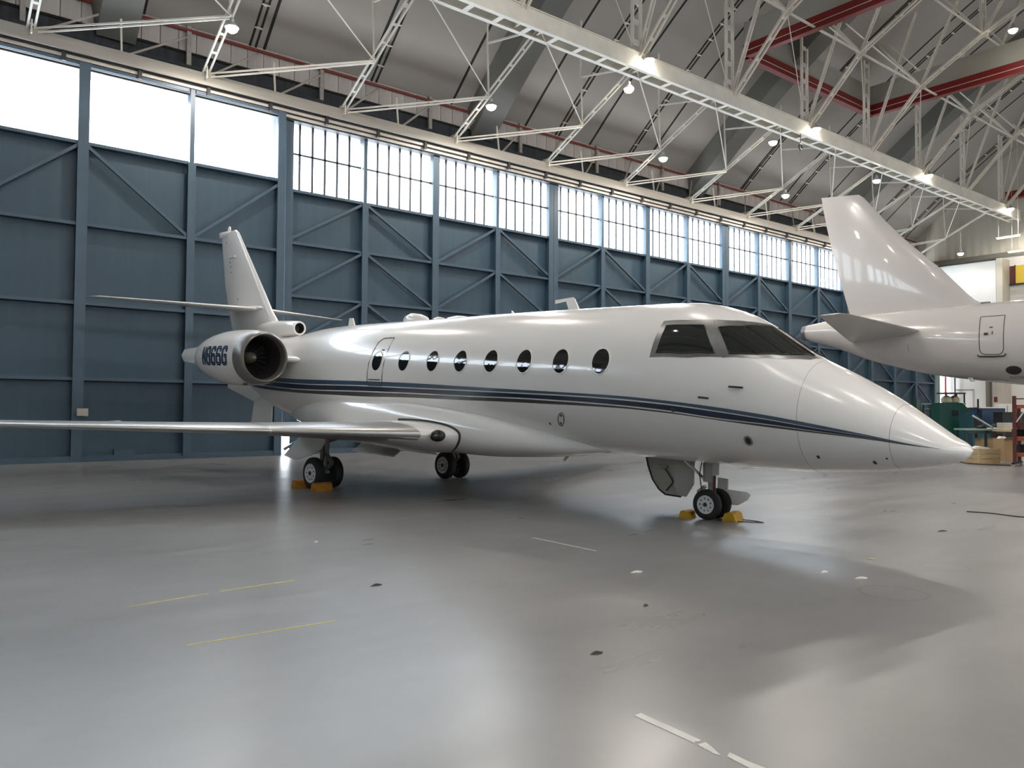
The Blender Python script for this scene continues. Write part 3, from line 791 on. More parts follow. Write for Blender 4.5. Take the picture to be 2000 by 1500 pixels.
# ram air duct ahead of the fin
dd = MB().lathe([(11.18, .125), (11.16, .14), (11.165, .165), (11.2, .175), (11.7, .20), (12.3, .22), (12.9, .20), (13.4, .05)], (0, 0, 3.03), n=24, caps=False).build('ram_air_duct', 'jet_white', jet, True, 60)
MB().lathe([(11.175, .128), (11.40, .12), (11.41, .01)], (0, 0, 3.03), n=20, caps=False).build('duct_mouth', 'duct_dark', dd)

# engines
for sd in (1, -1):
    ec = (0, sd*1.75, 2.23)
    nac = MB().lathe([(9.86, .588), (10.15, .604), (10.5, .612), (10.95, .60), (11.4, .555), (11.75, .49), (12.02, .425), (12.03, .40), (11.8, .38)], ec, n=48, caps=False)
    nac = nac.build('engine_nacelle', 'jet_white', jet, True, 60)
    lip = [(9.86, .588), (9.72, .572), (9.62, .552), (9.555, .525), (9.535, .50), (9.55, .48), (9.60, .468), (9.75, .462)]
    m = MB(); n = 48
    v = [(ec[0]+t, ec[1]+r*math.cos(2*math.pi*k/n), ec[2]+r*math.sin(2*math.pi*k/n)) for t, r in lip for k in range(n)]
    m.add(v, [(i*n+k, (i+1)*n+k, (i+1)*n+(k+1) % n, i*n+(k+1) % n) for i in range(len(lip)-1) for k in range(n)])
    m.build('inlet_lip', 'lip_metal', nac, True, 60)
    duct = [(9.75, .462), (10.0, .455), (10.35, .45)]
    m = MB(); v = [(t, ec[1]+r*math.cos(2*math.pi*k/n), ec[2]+r*math.sin(2*math.pi*k/n)) for t, r in duct for k in range(n)]
    m.add(v, [(i*n+k, (i+1)*n+k, (i+1)*n+(k+1) % n, i*n+(k+1) % n) for i in range(2) for k in range(n)])
    m.build('inlet_duct', 'duct_dark', nac, True, 60)
    fan = MB().lathe([(10.36, .45), (10.37, .449)], ec, n=32)
    for k in range(22):
        a = 2*math.pi*k/22; ca, sa = math.cos(a), math.sin(a); cb, sb = math.cos(a+.16), math.sin(a+.16)
        fan.add([(10.28, ec[1]+.12*ca, ec[2]+.12*sa), (10.22, ec[1]+.445*ca, ec[2]+.445*sa), (10.33, ec[1]+.445*cb, ec[2]+.445*sb), (10.34, ec[1]+.12*cb, ec[2]+.12*sb)], [(0, 1, 2, 3)])
    fan.build('fan', 'fan_dark', nac)
    MB().lathe([(9.98, .005), (10.02, .05), (10.12, .105), (10.25, .135), (10.34, .14)], ec, n=20).build('spinner', 'spinner', nac, True, 60)
    MB().lathe([(11.6, .30), (12.15, .25), (12.3, .10)], ec, n=24).build('exhaust_cone', 'duct_dark', nac, True, 50)
    # reverser fairing at the tail of the nacelle
    MB().loft([[(x, ec[1]+sd*(.30+dy*.10), 2.27+zz*h) for dy, zz in ((-1, -1), (1, -1), (1.3, 0), (1, 1), (-1, 1), (-1.3, 0))] for x, h in ((11.3, .20), (11.9, .19), (12.3, .165), (12.62, .14), (12.70, .07))]).build('reverser_fairing', 'jet_white', nac, True, 50)
    MB().loft([naca((le, y, 2.20), (11.9, y, 2.30), .075, (0, 0, 1)) for y, le in ((sd*.6, 9.05), (sd*1.05, 9.35), (sd*1.21, 9.75))]).build('pylon', 'jet_white', jet, True, 50)
    MB().bar((9.95, sd*1.95, 1.66), (10.06, sd*1.95, 1.655), .05, .03).build('drain_port', 'seal_dark', nac)
    # registration
    NP = [(9.86, .588), (10.15, .604), (10.5, .612), (10.95, .60), (11.4, .555), (11.75, .49)]
    GL = {'N': [[(0, 0), (0, 1), (1, 0), (1, 1)]], '8': [[(.25, .52), (0, .62), (0, .9), (.2, 1), (.8, 1), (1, .9), (1, .62), (.75, .52), (.25, .52), (0, .42), (0, .1), (.2, 0), (.8, 0), (1, .1), (1, .42), (.75, .52)]],
          '6': [[(1, .82), (1, .9), (.8, 1), (.2, 1), (0, .9), (0, .1), (.2, 0), (.8, 0), (1, .1), (1, .45), (.8, .54), (0, .54)]], 'G': [[(1, .8), (1, .9), (.8, 1), (.2, 1), (0, .9), (0, .1), (.2, 0), (.8, 0), (1, .1), (1, .5), (.55, .5)]]}
    def on_nac(x, z, off):
        r = float(np.interp(x, [a for a, b in NP], [b for a, b in NP])) + off
        dz = z-ec[2]; return np.array((x, ec[1]+sd*math.sqrt(r*r-dz*dz), z))
    for j, ch in enumerate('N866G'):
        def ribbon(wd, off):
            mb = MB()
            for pl_ in GL[ch]:
                q = []
                for (u, v) in pl_:
                    xx = (11.27 - j*.252 - u*.155) if sd > 0 else (10.10 + j*.252 + u*.155)
                    q.append((xx, 2.075 + v*.345))
                q = resample(q, 40 if len(q) > 4 else 28)
                if ch == 'N':
                    q = np.array([((11.27-j*.252-u*.155) if sd > 0 else (10.10+j*.252+u*.155), 2.075+v*.345) for a, b in zip(pl_[:-1], pl_[1:]) for t in np.linspace(0, 1, 10) for u, v in [(a[0]*(1-t)+b[0]*t, a[1]*(1-t)+b[1]*t)]])
                segs = []
                for i in range(len(q)-1):
                    d = q[i+1]-q[i]; L = np.hypot(*d)
                    if L < 1e-6: continue
                    d = d/L; nn = np.array((-d[1], d[0]))*wd/2; e = d*wd*.3
                    c = [q[i]-e-nn, q[i+1]+e-nn, q[i+1]+e+nn, q[i]-e+nn]
                    mb.add([on_nac(a[0], a[1], off) for a in c], [(0, 1, 2, 3)])
            return mb
        let = ribbon(.074, .005).build('registration_letter', 'reg_blue', nac)
        ribbon(.018, .008).build('letter_fill', 'reg_light', let)  # lighter blue fill inside the navy letters

# ventral strake and open tail hatch
MB().prism([(x, .12, z) for x, z in ((14.45, 1.53), (14.4, 1.62), (12.7, 1.85), (12.3, 1.55), (12.95, 1.20))], (0, .05, 0)).build('ventral_strake', 'jet_white', jet)
MB().prism([(x, .05, z) for x, z in ((13.10, 1.22), (13.25, .55), (12.22, .62), (12.22, 1.18), (12.3, 1.45), (12.9, 1.3))], (0, .04, 0)).build('tail_hatch', 'jet_white', jet)

# undercarriage
def tyre_wheel(parent, x, y, z, r, w, face):
    """tyre with hub; face = outward side"""
    t = MB().lathe([(-w/2+.01, r*.60), (-w/2, r*.70), (-w*.46, r*.88), (-w*.30, r*.98), (-w*.12, r), (w*.12, r), (w*.30, r*.98), (w*.46, r*.88), (w/2, r*.70), (w/2-.01, r*.60)], (x, y, z), axis='y', n=36)
    ty = t.build('tyre', 'tyre', parent, True, 50)
    s = face
    prof = [(w/2-.015, r*.62), (w/2+.004, r*.60), (w/2+.004, r*.55), (w/2-.008, r*.52), (w/2-.006, r*.28), (w/2+.002, r*.25), (w/2+.004, r*.16), (w/2, r*.15), (w/2-.004, r*.02)]
    hb = MB().lathe([(s*a, b) for a, b in prof], (x, y, z), axis='y', n=32).build('hub', 'wheel_white', ty, True, 40)
    for k in range(9):
        a = 2*math.pi*k/9
        MB().lathe([(s*(w/2-.010), r*.05), (s*(w/2-.003), r*.05)], (x+r*.40*math.cos(a), y, z+r*.40*math.sin(a)), axis='y', n=8).build('wheel_hole', 'seal_dark', ty)
    MB().lathe([(s*(w/2-.004), r*.14), (s*(w/2+.012), r*.12)], (x, y, z), axis='y', n=16).build('axle_cap', 'seal_dark', ty)
    return ty
ng = MB().tube([(-.06, 0, .22), (-.04, 0, .60)], .055, 12)
ng.tube([(0, 0, .52), (.02, 0, .98)], .085, 14)
ng = ng.build('nose_gear_leg', 'gear_grey', jet, True)
MB().tube([(-.06, -.18, .215), (-.06, .18, .215)], .022, 10).build('axle', 'gear_grey', ng, True)
MB().bar((.06, 0, .45), (.17, 0, .36), .06, .04).build('torque_link', 'gear_grey', ng)
MB().bar((.17, 0, .36), (.05, 0, .27), .06, .04).build('torque_link', 'gear_grey', ng)
MB().tube([(.05, .04, .55), (.55, .04, .92)], .022, 8).build('drag_brace', 'gear_chrome', ng)
MB().tube([(.06, .09, .40), (.10, .10, .62), (.05, .1, .9)], .008, 6).build('hydraulic_hose', 'seal_dark', ng)
MB().box(-.10, .02, -.09, .09, .62, .80).build('steering_actuator', 'gear_grey', ng)
MB().box(-.22, -.06, -.16, -.13, .42, .58).build('taxi_light_bracket', 'wheel_white', ng)
for s in (1, -1): tyre_wheel(jet, -.06, s*.135, .215, .215, .115, s)
MB().prism([(x, -.34, z) for x, z in ((1.32, .80), (1.27, .62), (1.18, .42), (1.06, .28), (.94, .205), (.70, .20), (.60, .22), (.63, .5), (.62, .82))], (0, .025, 0)).build('nose_gear_door', 'door_inner', jet)
nd = bpy.data.objects[-1] if False else None
MB().tube([(1.31, -.31, .80), (1.26, -.31, .62), (1.17, -.31, .42), (1.05, -.31, .28), (.93, -.31, .21), (.65, -.31, .205)], .014, 6).build('door_seal', 'seal_dark', jet)
MB().tube([(.95, -.30, .62), (.78, -.29, .42), (.90, -.29, .27)], .010, 6).build('door_rod', 'seal_dark', jet)
MB().bar((1.05, -.30, .64), (.9, -.30, .63), .03, .05).build('door_hinge', 'gear_grey', jet)
MB().prism([(x, -.10, z) for x, z in ((.62, .82), (.63, .40), (.55, .25), (.42, .25), (.30, .45), (.30, .80))], (0, .02, 0)).build('nose_gear_rear_door', 'door_inner', jet)
MB().prism([(x, -.20, z) for x, z in ((-.02, .425), (-.50, .415), (-.545, .385), (-.50, .30), (-.36, .215), (-.14, .205), (-.02, .24))], (0, .03, 0)).build('nose_gear_front_door', 'jet_white', jet)
MB().bar((-.12, .06, .62), (-.135, .08, .17), .035, .012, (0, 1, 0)).build('warning_streamer', 'strap_maroon', jet)
for sd in (1, -1):
    zc = -.278+.30
    mg = MB().tube([(7.36, sd*1.65, zc+.02), (7.38, sd*1.64, .45)], .075, 12).tube([(7.38, sd*1.64, .40), (7.40, sd*1.60, .92)], .10, 14)
    mg = mg.build('main_gear_leg', 'gear_grey', jet, True)
    MB().tube([(7.36, sd*1.40, zc), (7.36, sd*1.90, zc)], .03, 10).build('axle', 'gear_grey', mg, True)
    MB().bar((7.36, sd*1.62, .42), (7.12, sd*1.62, .22), .07, .05).build('torque_link', 'gear_grey', mg)
    MB().bar((7.12, sd*1.62, .22), (7.34, sd*1.64, .06), .07, .05).build('torque_link', 'gear_grey', mg)
    MB().tube([(7.38, sd*1.6, .60), (7.2, sd*1.05, .80)], .035, 8).build('side_brace', 'gear_chrome', mg)
    MB().tube([(7.30, sd*1.72, .70), (7.24, sd*1.72, .40), (7.34, sd*1.70, .12)], .012, 6).build('brake_hose', 'seal_dark', mg)
    for k in (-1, 1): tyre_wheel(jet, 7.36, sd*1.65+k*.205, zc, .30, .175, k)
    MB().prism([(x, sd*2.02, z) for x, z in ((8.15, .30), (7.75, .25), (7.2, .38), (6.88, .50), (6.72, .68), (6.8, .82), (7.45, .82))], (0, sd*.03, 0)).build('main_gear_door', 'jet_white', jet)
    MB().prism([(x, sd*y, z) for x, y, z in ((6.6, .15, .60), (8.0, .15, .62), (8.0, .55, .34), (6.6, .55, .34))], (0, 0, .025)).build('wheel_well_door', 'jet_white', jet)

# ------------------------------------------------------------------ wheel chocks
mat('chock_orange', (0.42, 0.17, 0.012), 0.6, noise=(6, 0.2))
mat('chock_yellow', (0.50, 0.27, 0.015), 0.6, noise=(6, 0.2))
mat('rope', (0.06, 0.05, 0.04), 0.8)
def chock(xj, yj, rot, L, W, H, m, label, rope=None):
    c, s = math.cos(JET_YAW), math.sin(JET_YAW)
    root = empty('wheel_chock', (9.337 + xj*c - yj*s, 7.121 + xj*s + yj*c, 0), (0, 0, JET_YAW+rot))
    MB().prism([(-W/2, -L/2, 0.0), (W/2, -L/2, 0.0), (W*.32, -L/2, H*.85), (W*.1, -L/2, H), (-W*.1, -L/2, H), (-W*.32, -L/2, H*.85)], (0, L, 0)).build('block', m, root)
    for e in (-1, 1): MB().box(-W*.2, W*.2, e*L/2-(.006 if e < 0 else 0), e*L/2+(.006 if e > 0 else 0), .03, H*.6).build('end_plate', m, root)
    if rope: MB().tube(rope, .007, 6).build('rope', 'rope', root)
    return tag(root, label, 'chock', 'wheel chocks under the business jet')
chock(7.02, 1.93, 0, .36, .20, .15, 'chock_orange', 'orange chock in front of the jet\'s near main wheels')
chock(7.70, 1.96, 0, .30, .20, .16, 'chock_orange', 'orange chock behind the jet\'s near main wheels')
chock(.30, .16, 0, .22, .16, .11, 'chock_yellow', 'small yellow chock behind the jet\'s nose wheels')
chock(-.32, -.02, .15, .32, .20, .13, 'chock_yellow', 'yellow chock with a rope in front of the nose wheels', [(-.1, .1, .012), (-.30, .02, .01), (-.42, -.02, .01), (-.30, -.10, .01), (-.1, -.12, .012)])

# ------------------------------------------------------------------ second aircraft, tail towards the doors
mat('airliner_dimmed_white', (0.52, 0.49, 0.47), 0.2, coat=0.7)  # white paint darkened; the weaker light on this plane is in the colour
mat('apu_grey', (0.16, 0.15, 0.16), 0.4, 0.4)
mat('stab_under', (0.50, 0.48, 0.46), 0.35)
big = empty('airliner', (31.668, 17.531, 0.0), (0, 0, JET_YAW))
tag(big, 'large plain white airliner with its tail towards the doors', 'airplane')
BX = [1.40, 0.7, 0.04, -1.21, -2.39, -3.52, -4.94, -6.6, -9, -12, -26, -30, -32.5, -34, -34.4]
BT = [5.22, 5.32, 5.42, 5.50, 5.54, 5.56, 5.58, 5.6, 5.6, 5.6, 5.6, 5.45, 5.0, 4.2, 3.6]
BB = [4.55, 4.34, 4.12, 3.61, 3.26, 2.97, 2.74, 2.52, 2.32, 2.25, 2.25, 2.3, 2.5, 2.9, 3.3]
BW = [.34, .46, .60, .84, 1.02, 1.16, 1.30, 1.40, 1.48, 1.5, 1.5, 1.4, 1.1, .6, .1]
def bsect(x):
    T, B, w = (float(pchip(BX[::-1], a[::-1], x)[0]) for a in (BT, BB, BW)); return (T+B)/2, (T-B)/2, w
m = MB(); m.loft([[(x, bsect(x)[2]*math.cos(2*math.pi*k/64), bsect(x)[0]+bsect(x)[1]*math.sin(2*math.pi*k/64)) for k in range(64)] for x in np.concatenate([np.linspace(1.40, -9, 50), np.linspace(-9.5, -26, 12), np.linspace(-26.5, -34.4, 24)])])
m.build('fuselage', 'airliner_dimmed_white', big, True, 80)
MB().lathe([(1.385, .335), (1.48, .325), (1.60, .30), (1.61, .25), (1.5, .22)], (0, 0, 4.885), n=28).build('exhaust_cone', 'apu_grey', big, True, 50)
FINS = [(5.0, -6.3, -.6, .035), (5.55, -5.35, -.40, .05), (5.75, -5.05, -.34, .06), (6.0, -4.8, -.27, .07), (6.45, -4.42, -.15, .08), (7.06, -3.90, .02, .09), (7.66, -3.30, .19, .095), (8.39, -2.60, .35, .095), (9.23, -1.88, .53, .095), (10.02, -1.27, .68, .09), (10.36, -1.0, .75, .08), (10.52, -.80, .79, .05)]
bf = MB().loft([naca((le, 0, z), (te, 0, z+.15*(z > 10.3)), t, (0, 1, 0), 22, 1, 1) for z, le, te, t in FINS]).build('fin', 'airliner_dimmed_white', big, True, 60)
for sd in (1, -1):
    MB().loft([naca((le, sd*y, z), (te, sd*y, z2), t, (0, 0, 1), 18, 1, 1) for y, le, te, z, z2, t in ((.3, -3.9, -.75, 4.55, 4.32, .09), (.9, -3.50, -.74, 4.60, 4.34, .09), (4.2, -2.10, -.95, 5.05, 5.02, .085), (4.6, -1.85, -1.0, 5.09, 5.06, .05))]).build('tailplane', 'airliner_dimmed_white', big, True, 60)
    MB().loft([naca((x0, sd*y, z), (x1, sd*y, z), t, (0, 0, 1)) for y, x0, x1, z, t in ((1.0, -23.5, -16.5, 2.5, .14), (5, -20.8, -16.2, 2.85, .12), (13, -16.6, -14.9, 3.6, .1))]).build('wing', 'airliner_dimmed_white', big, True, 50)
    lg = MB().tube([(-17.6, sd*2.9, .5), (-17.6, sd*2.8, 2.4)], .11, 10).build('main_gear_leg', 'gear_grey', big)
    for k in (-1, 1): tyre_wheel(big, -17.6, sd*2.9+k*.3, .5, .5, .32, k)
MB().tube([(-31.4, 0, .3), (-31.4, 0, 2.5)], .09, 10).build('nose_gear_leg', 'gear_grey', big)
for k in (-1, 1): tyre_wheel(big, -31.4, k*.2, .3, .3, .2, k)
def bskin(x, z, off):
    zc, hh, w = bsect(x); s = max(-1, min(1, (z-zc)/hh)); c = math.sqrt(1-s*s)
    n = np.array((0, c/w, s/hh)); n /= np.linalg.norm(n); return np.array((x, w*c, z)) + n*off
# service door with its sill, outflow valve and plates on the near side
d0 = [(-5.50, 4.98), (-5.50, 3.78), (-5.54, 3.66), (-5.64, 3.60), (-6.12, 3.58), (-6.22, 3.64), (-6.27, 3.76), (-6.28, 4.98)]
dr = MB().tube([bskin(x, z, .001) for x, z in resample(d0 + d0[:1], 60)[:-1]], .012, 6, closed=True).build('service_door', 'seal_dark', big)
MB().tube([bskin(x, z, .02) for x, z in ((-5.42, 3.60), (-5.46, 3.545), (-5.9, 3.52), (-6.28, 3.525), (-6.33, 3.60))], .026, 6).build('door_sill', 'seal_dark', dr)
MB().bar(bskin(-5.66, 4.33, .02), bskin(-5.78, 4.33, .02), .03, .08).build('door_handle', 'seal_dark', dr)
MB().bar(bskin(-5.83, 4.56, .012), bskin(-5.93, 4.56, .012), .02, .03).build('door_placard', 'seal_dark', dr)
MB().bar(bskin(-5.92, 4.30, .012), bskin(-5.925, 4.41, .012), .02, .02).build('door_placard', 'seal_dark', dr)
def bdisc(name, m, x, z, a, b, off):
    n = 28; c = bskin(x, z, off); r = [bskin(x+a*math.cos(t), z+b*math.sin(t), off) for t in np.linspace(0, 2*math.pi, n, endpoint=False)]
    return MB().add([c]+r, [(0, 1+k, 1+(k+1) % n) for k in range(n)]).build(name, m, big)
bdisc('outflow_valve', 'seal_dark', -6.50, 3.02, .25, .15, .006); bdisc('outflow_valve_core', 'fan_dark', -6.52, 3.03, .14, .11, .012)
MB().tube([bskin(-6.55+.22*math.cos(t), 2.78+.035*math.sin(t), .004) for t in np.linspace(0, 2*math.pi, 20, endpoint=False)], .012, 5, closed=True).build('lower_placard', 'grey_col', big)
MB().tube([bskin(-3.0, 4.1, .002), bskin(-3.0, 3.83, .002)], .008, 5).build('panel_joint', 'seal_dark', big)
for dx in (0, .06, .12): MB().bar((-5.05+dx, .55, 2.80), (-5.15+dx, .60, 2.66), .03, .03).build('drain_mast', 'wheel_white', big)
MB().box(-5.55, -5.25, -.06, .06, 5.56, 5.64).build('crown_plate', 'apu_grey', big)

# ------------------------------------------------------------------ far end of the hall
mat('post_green', (0.025, 0.035, 0.025), 0.9, spec=0.1)
mat('poster_red', (0.25, 0.04, 0.035), 0.6)
mat('paper', (0.75, 0.73, 0.70), 0.7)
mat('machine_green', (0.010, 0.085, 0.060), 0.4)
mat('machine_teal', (0.02, 0.085, 0.10), 0.45)
mat('machine_dark', (0.012, 0.013, 0.014), 0.5)
mat('skip_blue', (0.012, 0.045, 0.105), 0.5)
mat('bench_top', (0.28, 0.42, 0.38), 0.4)
mat('bench_frame', (0.03, 0.05, 0.045), 0.5)
mat('crate_wood', (0.48, 0.35, 0.19), 0.7, noise=(3, 0.12), streak=(1, 1, 8))
mat('cardboard', (0.38, 0.25, 0.13), 0.75, noise=(3, 0.08))
mat('rack_maroon', (0.10, 0.025, 0.022), 0.45)
mat('rack_orange', (0.36, 0.085, 0.035), 0.5)
mat('cream_box', (0.55, 0.48, 0.36), 0.6)
mat('plant_green', (0.03, 0.11, 0.025), 0.6)
W = X_E
# wall furniture on the end wall
MB().box(W-1.2, W, 20.75, 24.55, 5.0, 11.45).build('wall_panel', 'white_wall', ge)
MB().box(W-1.3, W-1.15, 20.72, 24.6, 11.42, 11.52).build('trim', 'seal_dark', ge)
MB().box(W-1.25, W, 20.35, 20.72, 0, 11.5).build('pier', 'gable', ge)
MB().box(W-.45, W, 21.5, 21.72, 0, 5.2).build('post', 'grey_col', ge)
MB().box(W-.04, W+.02, 22.69, 23.75, 1.0, 3.0).build('hatch_recess', 'white_wall', ge)
MB().box(W-.10, W, 22.62, 23.82, 3.0, 3.06).build('hatch_lintel', 'grey_col', ge)
for c in ge.children:
    if c.name.split('.')[0] in ('wall_panel', 'trim', 'pier', 'post', 'hatch_recess', 'hatch_lintel'): c.location.x -= W
win = empty('window_1', (W-.05, 18.4, 10.5)); struct(win, 'amber lit window high on the end wall')
for k in range(4):
    MB().box(-.03, .0, -1.9+k*.96, -1.9+k*.96+(.90 if k < 3 else .60), -.58, .58).build('pane', 'amber_glass', win)
    MB().box(-.06, .02, -1.9+k*.96-.06, -1.9+k*.96, -.62, .62).build('mullion', 'seal_dark', win)
MB().box(-.08, .02, -1.98, 1.95, -.68, -.60).build('sill', 'seal_dark', win)
MB().box(-.03, .0, 1.64, 1.93, -.58, .58).build('pane', 'rack_maroon', win); MB().box(-.06, .02, 1.58, 1.64, -.62, .62).build('mullion', 'seal_dark', win)
jb = MB().box(56.7, 58.0, 25.32, 25.40, 4.9, 11.4).build('trim_light_stop', 'void_dark'); struct(jb, 'dark strip added to keep sky light off the end wall')  # unseen strip, added to stop sky light leaking onto the end wall
jp = MB().box(57.92, 58.0, 24.85, 25.28, 0, 11.3).build('column', 'post_green'); struct(jp, 'dark steel column at the end of the doors')
pp = MB().tube([(W-.25, 24.35, 1.3), (W-.25, 24.35, 6.5)], .07, 8).build('wall_pipe', 'red_pipe'); tag(pp, 'rusty red vertical pipe on the end wall', 'pipe')
pq = MB().tube([(W-.2, 23.75, 1.2), (W-.2, 23.75, 3.9), (W-.2, 24.15, 4.9), (W-.2, 24.2, 6.5)], .05, 8).build('wall_pipe', 'seal_dark'); tag(pq, 'thin dark cranked pipe on the end wall', 'pipe')
for i, (y0, y1) in enumerate(((21.13, 21.40), (20.79, 21.06))):
    s = empty('safety_poster', (W-.02, (y0+y1)/2, 2.17))
    MB().box(-.005, .005, -.17, .17, -.03, .42).build('sheet', 'paper', s)
    MB().box(-.012, -.004, -.125, .125, .02 if i == 0 else .10, .37).build('red_field', 'poster_red', s)
    if i: MB().box(-.012, -.004, -.125, .125, .0, .05).build('dark_strip', 'seal_dark', s)
    tag(s, 'plain red poster on the end wall' if i == 0 else 'red poster with a dark strip on the end wall', 'poster')
for i, (y, z, l) in enumerate(((18.6, 11.75, 2.6), (19.6, 12.6, 1.4))):
    t = empty('strip_light', (W-1.6-.7*i, y, z))
    MB().box(-.06, .06, -l/2, l/2, .0, .05).build('housing', 'truss_paint', t)
    for e in (-1, 1): MB().tube([(0, e*l*.4, .05), (0, e*l*.4, roof_z(y+e*l*.4)-z-.05)], .01, 6).build('suspension_rod', 'truss_paint', t)
    MB().tube([(0, -l/2+.05, -.03), (0, l/2-.05, -.03)], .035, 8).build('tube', 'tube_glow', t)
    tag(t, 'fluorescent strip above the amber window' if i == 0 else 'short fluorescent strip high in the gable corner', 'light')

def floor_at(px, depth): return fwd*depth + rgt*((px-1000)/F_PX*depth)
FACE = math.atan2(rgt.y, rgt.x)
def spot(name, px, depth, turn=0.0):
    p = floor_at(px, depth); return empty(name, (p.x, p.y, 0), (0, 0, FACE+turn))
# local x = to the right as seen, y = away
g = spot('ground_power_unit', 1866, 33.0, -.2)
MB().prism([(-.75, -.5, .45), (.42, -.5, .45), (.42, -.5, 1.55), (.1, -.5, 1.9), (-.75, -.5, 1.9)], (0, 1.1, 0)).build('cowling', 'machine_green', g)
MB().box(-.8, .5, -.52, .62, .25, .45).build('chassis', 'machine_dark', g)
MB().box(.1, .40, -.515, -.5, .6, 1.25).build('grille', 'machine_dark', g)
MB().box(-.3, -.05, -.515, -.5, 1.35, 1.6).build('control_panel', 'machine_dark', g)
for x in (-.55, .3):
    for y in (-.42, .5): MB().lathe([(-.08, .24), (-.07, .25), (.07, .25), (.08, .24)], (x, y, .25), axis='y', n=16).build('wheel', 'tyre', g)
tag(g, 'green wheeled ground power unit behind the jet\'s nose', 'machine')
g = spot('steel_trolley', 1842, 34.5)
for x in (-.7, .75):
    for y in (-.3, .3): MB().bar((x, y, 0), (x, y, 2.35 if x > 0 else 1.9), .05, .05).build('upright', 'bench_frame', g)
MB().box(-.75, .8, -.35, .35, 1.84, 1.90).build('rail', 'bench_top', g); MB().box(-.1, .8, -.33, .33, 2.30, 2.36).build('top_rail', 'seal_dark', g)
MB().box(-.7, .75, -.33, .33, .9, .95).build('shelf', 'bench_frame', g)
tag(g, 'tall dark steel trolley frame behind the green power unit', 'trolley')
for i, (x, z, r) in enumerate(((.15, 1.9, .22), (.5, 1.9, .2))):
    p = floor_at(1842, 34.5) + rgt*x; b = empty('wrapped_bundle', (p.x, p.y, z), (0, 0, FACE))
    MB().lathe([(0, r*.6), (.05, r*.95), (.18, r), (.28, r*.7), (.34, r*.2)], axis='z', n=12).build('bag', 'cream_box', b, True); MB().tube([(0, 0, .33), (.02, 0, .39)], .02, 6).build('tie', 'rope', b)
    tag(b, 'pale wrapped bundle on the steel trolley, %s one' % ('left' if i == 0 else 'right'), 'bundle')
g = spot('parts_washer', 1902, 31.5, .1)
MB().prism([(-.35, -.4, .1), (.5, -.4, .1), (.35, -.4, .75), (.1, -.4, 1.25), (-.35, -.4, 1.5)], (0, .8, 0)).build('body', 'machine_teal', g)
MB().box(-.30, .05, -.415, -.40, .95, 1.3).build('grille', 'machine_dark', g)
MB().tube([(-.3, 0, 1.48), (-.25, 0, 1.66), (.15, 0, 1.68), (.3, 0, 1.55), (.3, 0, 1.25)], .045, 8).build('hose', 'seal_dark', g)
MB().bar((.25, .1, 1.2), (.25, .1, 2.05), .05, .05).build('pole', 'seal_dark', g)
tag(g, 'teal workshop machine with a bent black hose', 'machine')
g = spot('blue_skip', 1928, 44.0)
MB().prism([(-.66, -.6, .12), (.62, -.6, .12), (.62, -.6, 1.74), (-.60, -.6, 1.74), (-.66, -.6, 1.5)], (0, 1.2, 0)).build('body', 'skip_blue', g)
MB().box(-.66, .68, -.66, .66, 1.74, 1.80).build('rim', 'paper', g); MB().box(-.6, .6, -.5, .5, 0, .12).build('skid', 'machine_dark', g)
tag(g, 'dark blue steel bin standing by the end wall', 'bin')
g = spot('dark_cabinet', 1972, 42.0)
MB().box(-.62, .6, -.4, .4, .05, 1.5).build('carcass', 'machine_dark', g); MB().box(-.66, .64, -.44, .44, 1.5, 1.54).build('top', 'seal_dark', g)
for x in (-.3, .3): MB().box(x-.02, x+.02, -.43, -.40, .9, 1.1).build('handle', 'gear_chrome', g)
tag(g, 'low black cabinet beside the blue bin', 'cabinet')
g = spot('white_cabinet', 1968, 44.5)
MB().box(-.55, .9, -.1, .3, 1.55, 2.0).build('carcass', 'white_wall', g); MB().box(-.5, .85, -.12, .28, 0.0, 1.55).build('base', 'white_wall', g)
for x in (-.1, .4): MB().box(x, x+.02, -.13, -.1, 1.0, 1.9).build('door_gap', 'grey_col', g)
tag(g, 'tall white cabinet against the end wall behind the black one', 'cabinet')
g = spot('workbench', 1915, 28.0)
MB().box(-.75, .70, -.35, .35, .90, .95).build('worktop', 'bench_top', g)
for x in (-.68, 0.0, .63):
    for y in (-.3, .3): MB().box(x-.03, x+.03, y-.03, y+.03, 0, .9).build('leg', 'bench_frame', g)
MB().box(-.7, .65, -.3, .3, .25, .28).build('shelf', 'bench_frame', g); MB().box(-.7, .65, -.33, -.30, .78, .9).build('apron', 'bench_frame', g)
tag(g, 'workbench with a pale green top and dark frame', 'workbench')
bp = floor_at(1915, 28.0)
for i, (dx, dy, w, h, m, lab) in enumerate(((.35, -.1, .34, .05, 'paper', 'crumpled white paper on the workbench'), (.05, .05, .24, .12, 'machine_dark', 'dark tool bag lying on the workbench'), (.55, .1, .2, .18, 'machine_dark', 'black tool case at the end of the workbench'))):
    p = bp + rgt*dx + fwd*dy; t = empty(['paper_sheet', 'tool_bag', 'tool_case'][i], (p.x, p.y, .95), (0, 0, FACE+.2*i))
    MB().prism([(-w/2, -.1, 0), (w/2, -.1, 0), (w/2*.8, -.1, h*.7), (w*.1, -.1, h), (-w/2*.9, -.1, h*.6)], (0, .2, 0)).build('body', m, t)
    MB().tube([(-w*.2, 0, h*.8), (-w*.1, 0, h*1.15), (w*.1, 0, h*1.2), (w*.2, 0, h*.85)], .008, 5).build('fold' if i == 0 else 'handle', m, t)
    tag(t, lab, ['paper', 'bag', 'case'][i])
p = bp + rgt*(.15) + fwd*(-.05)
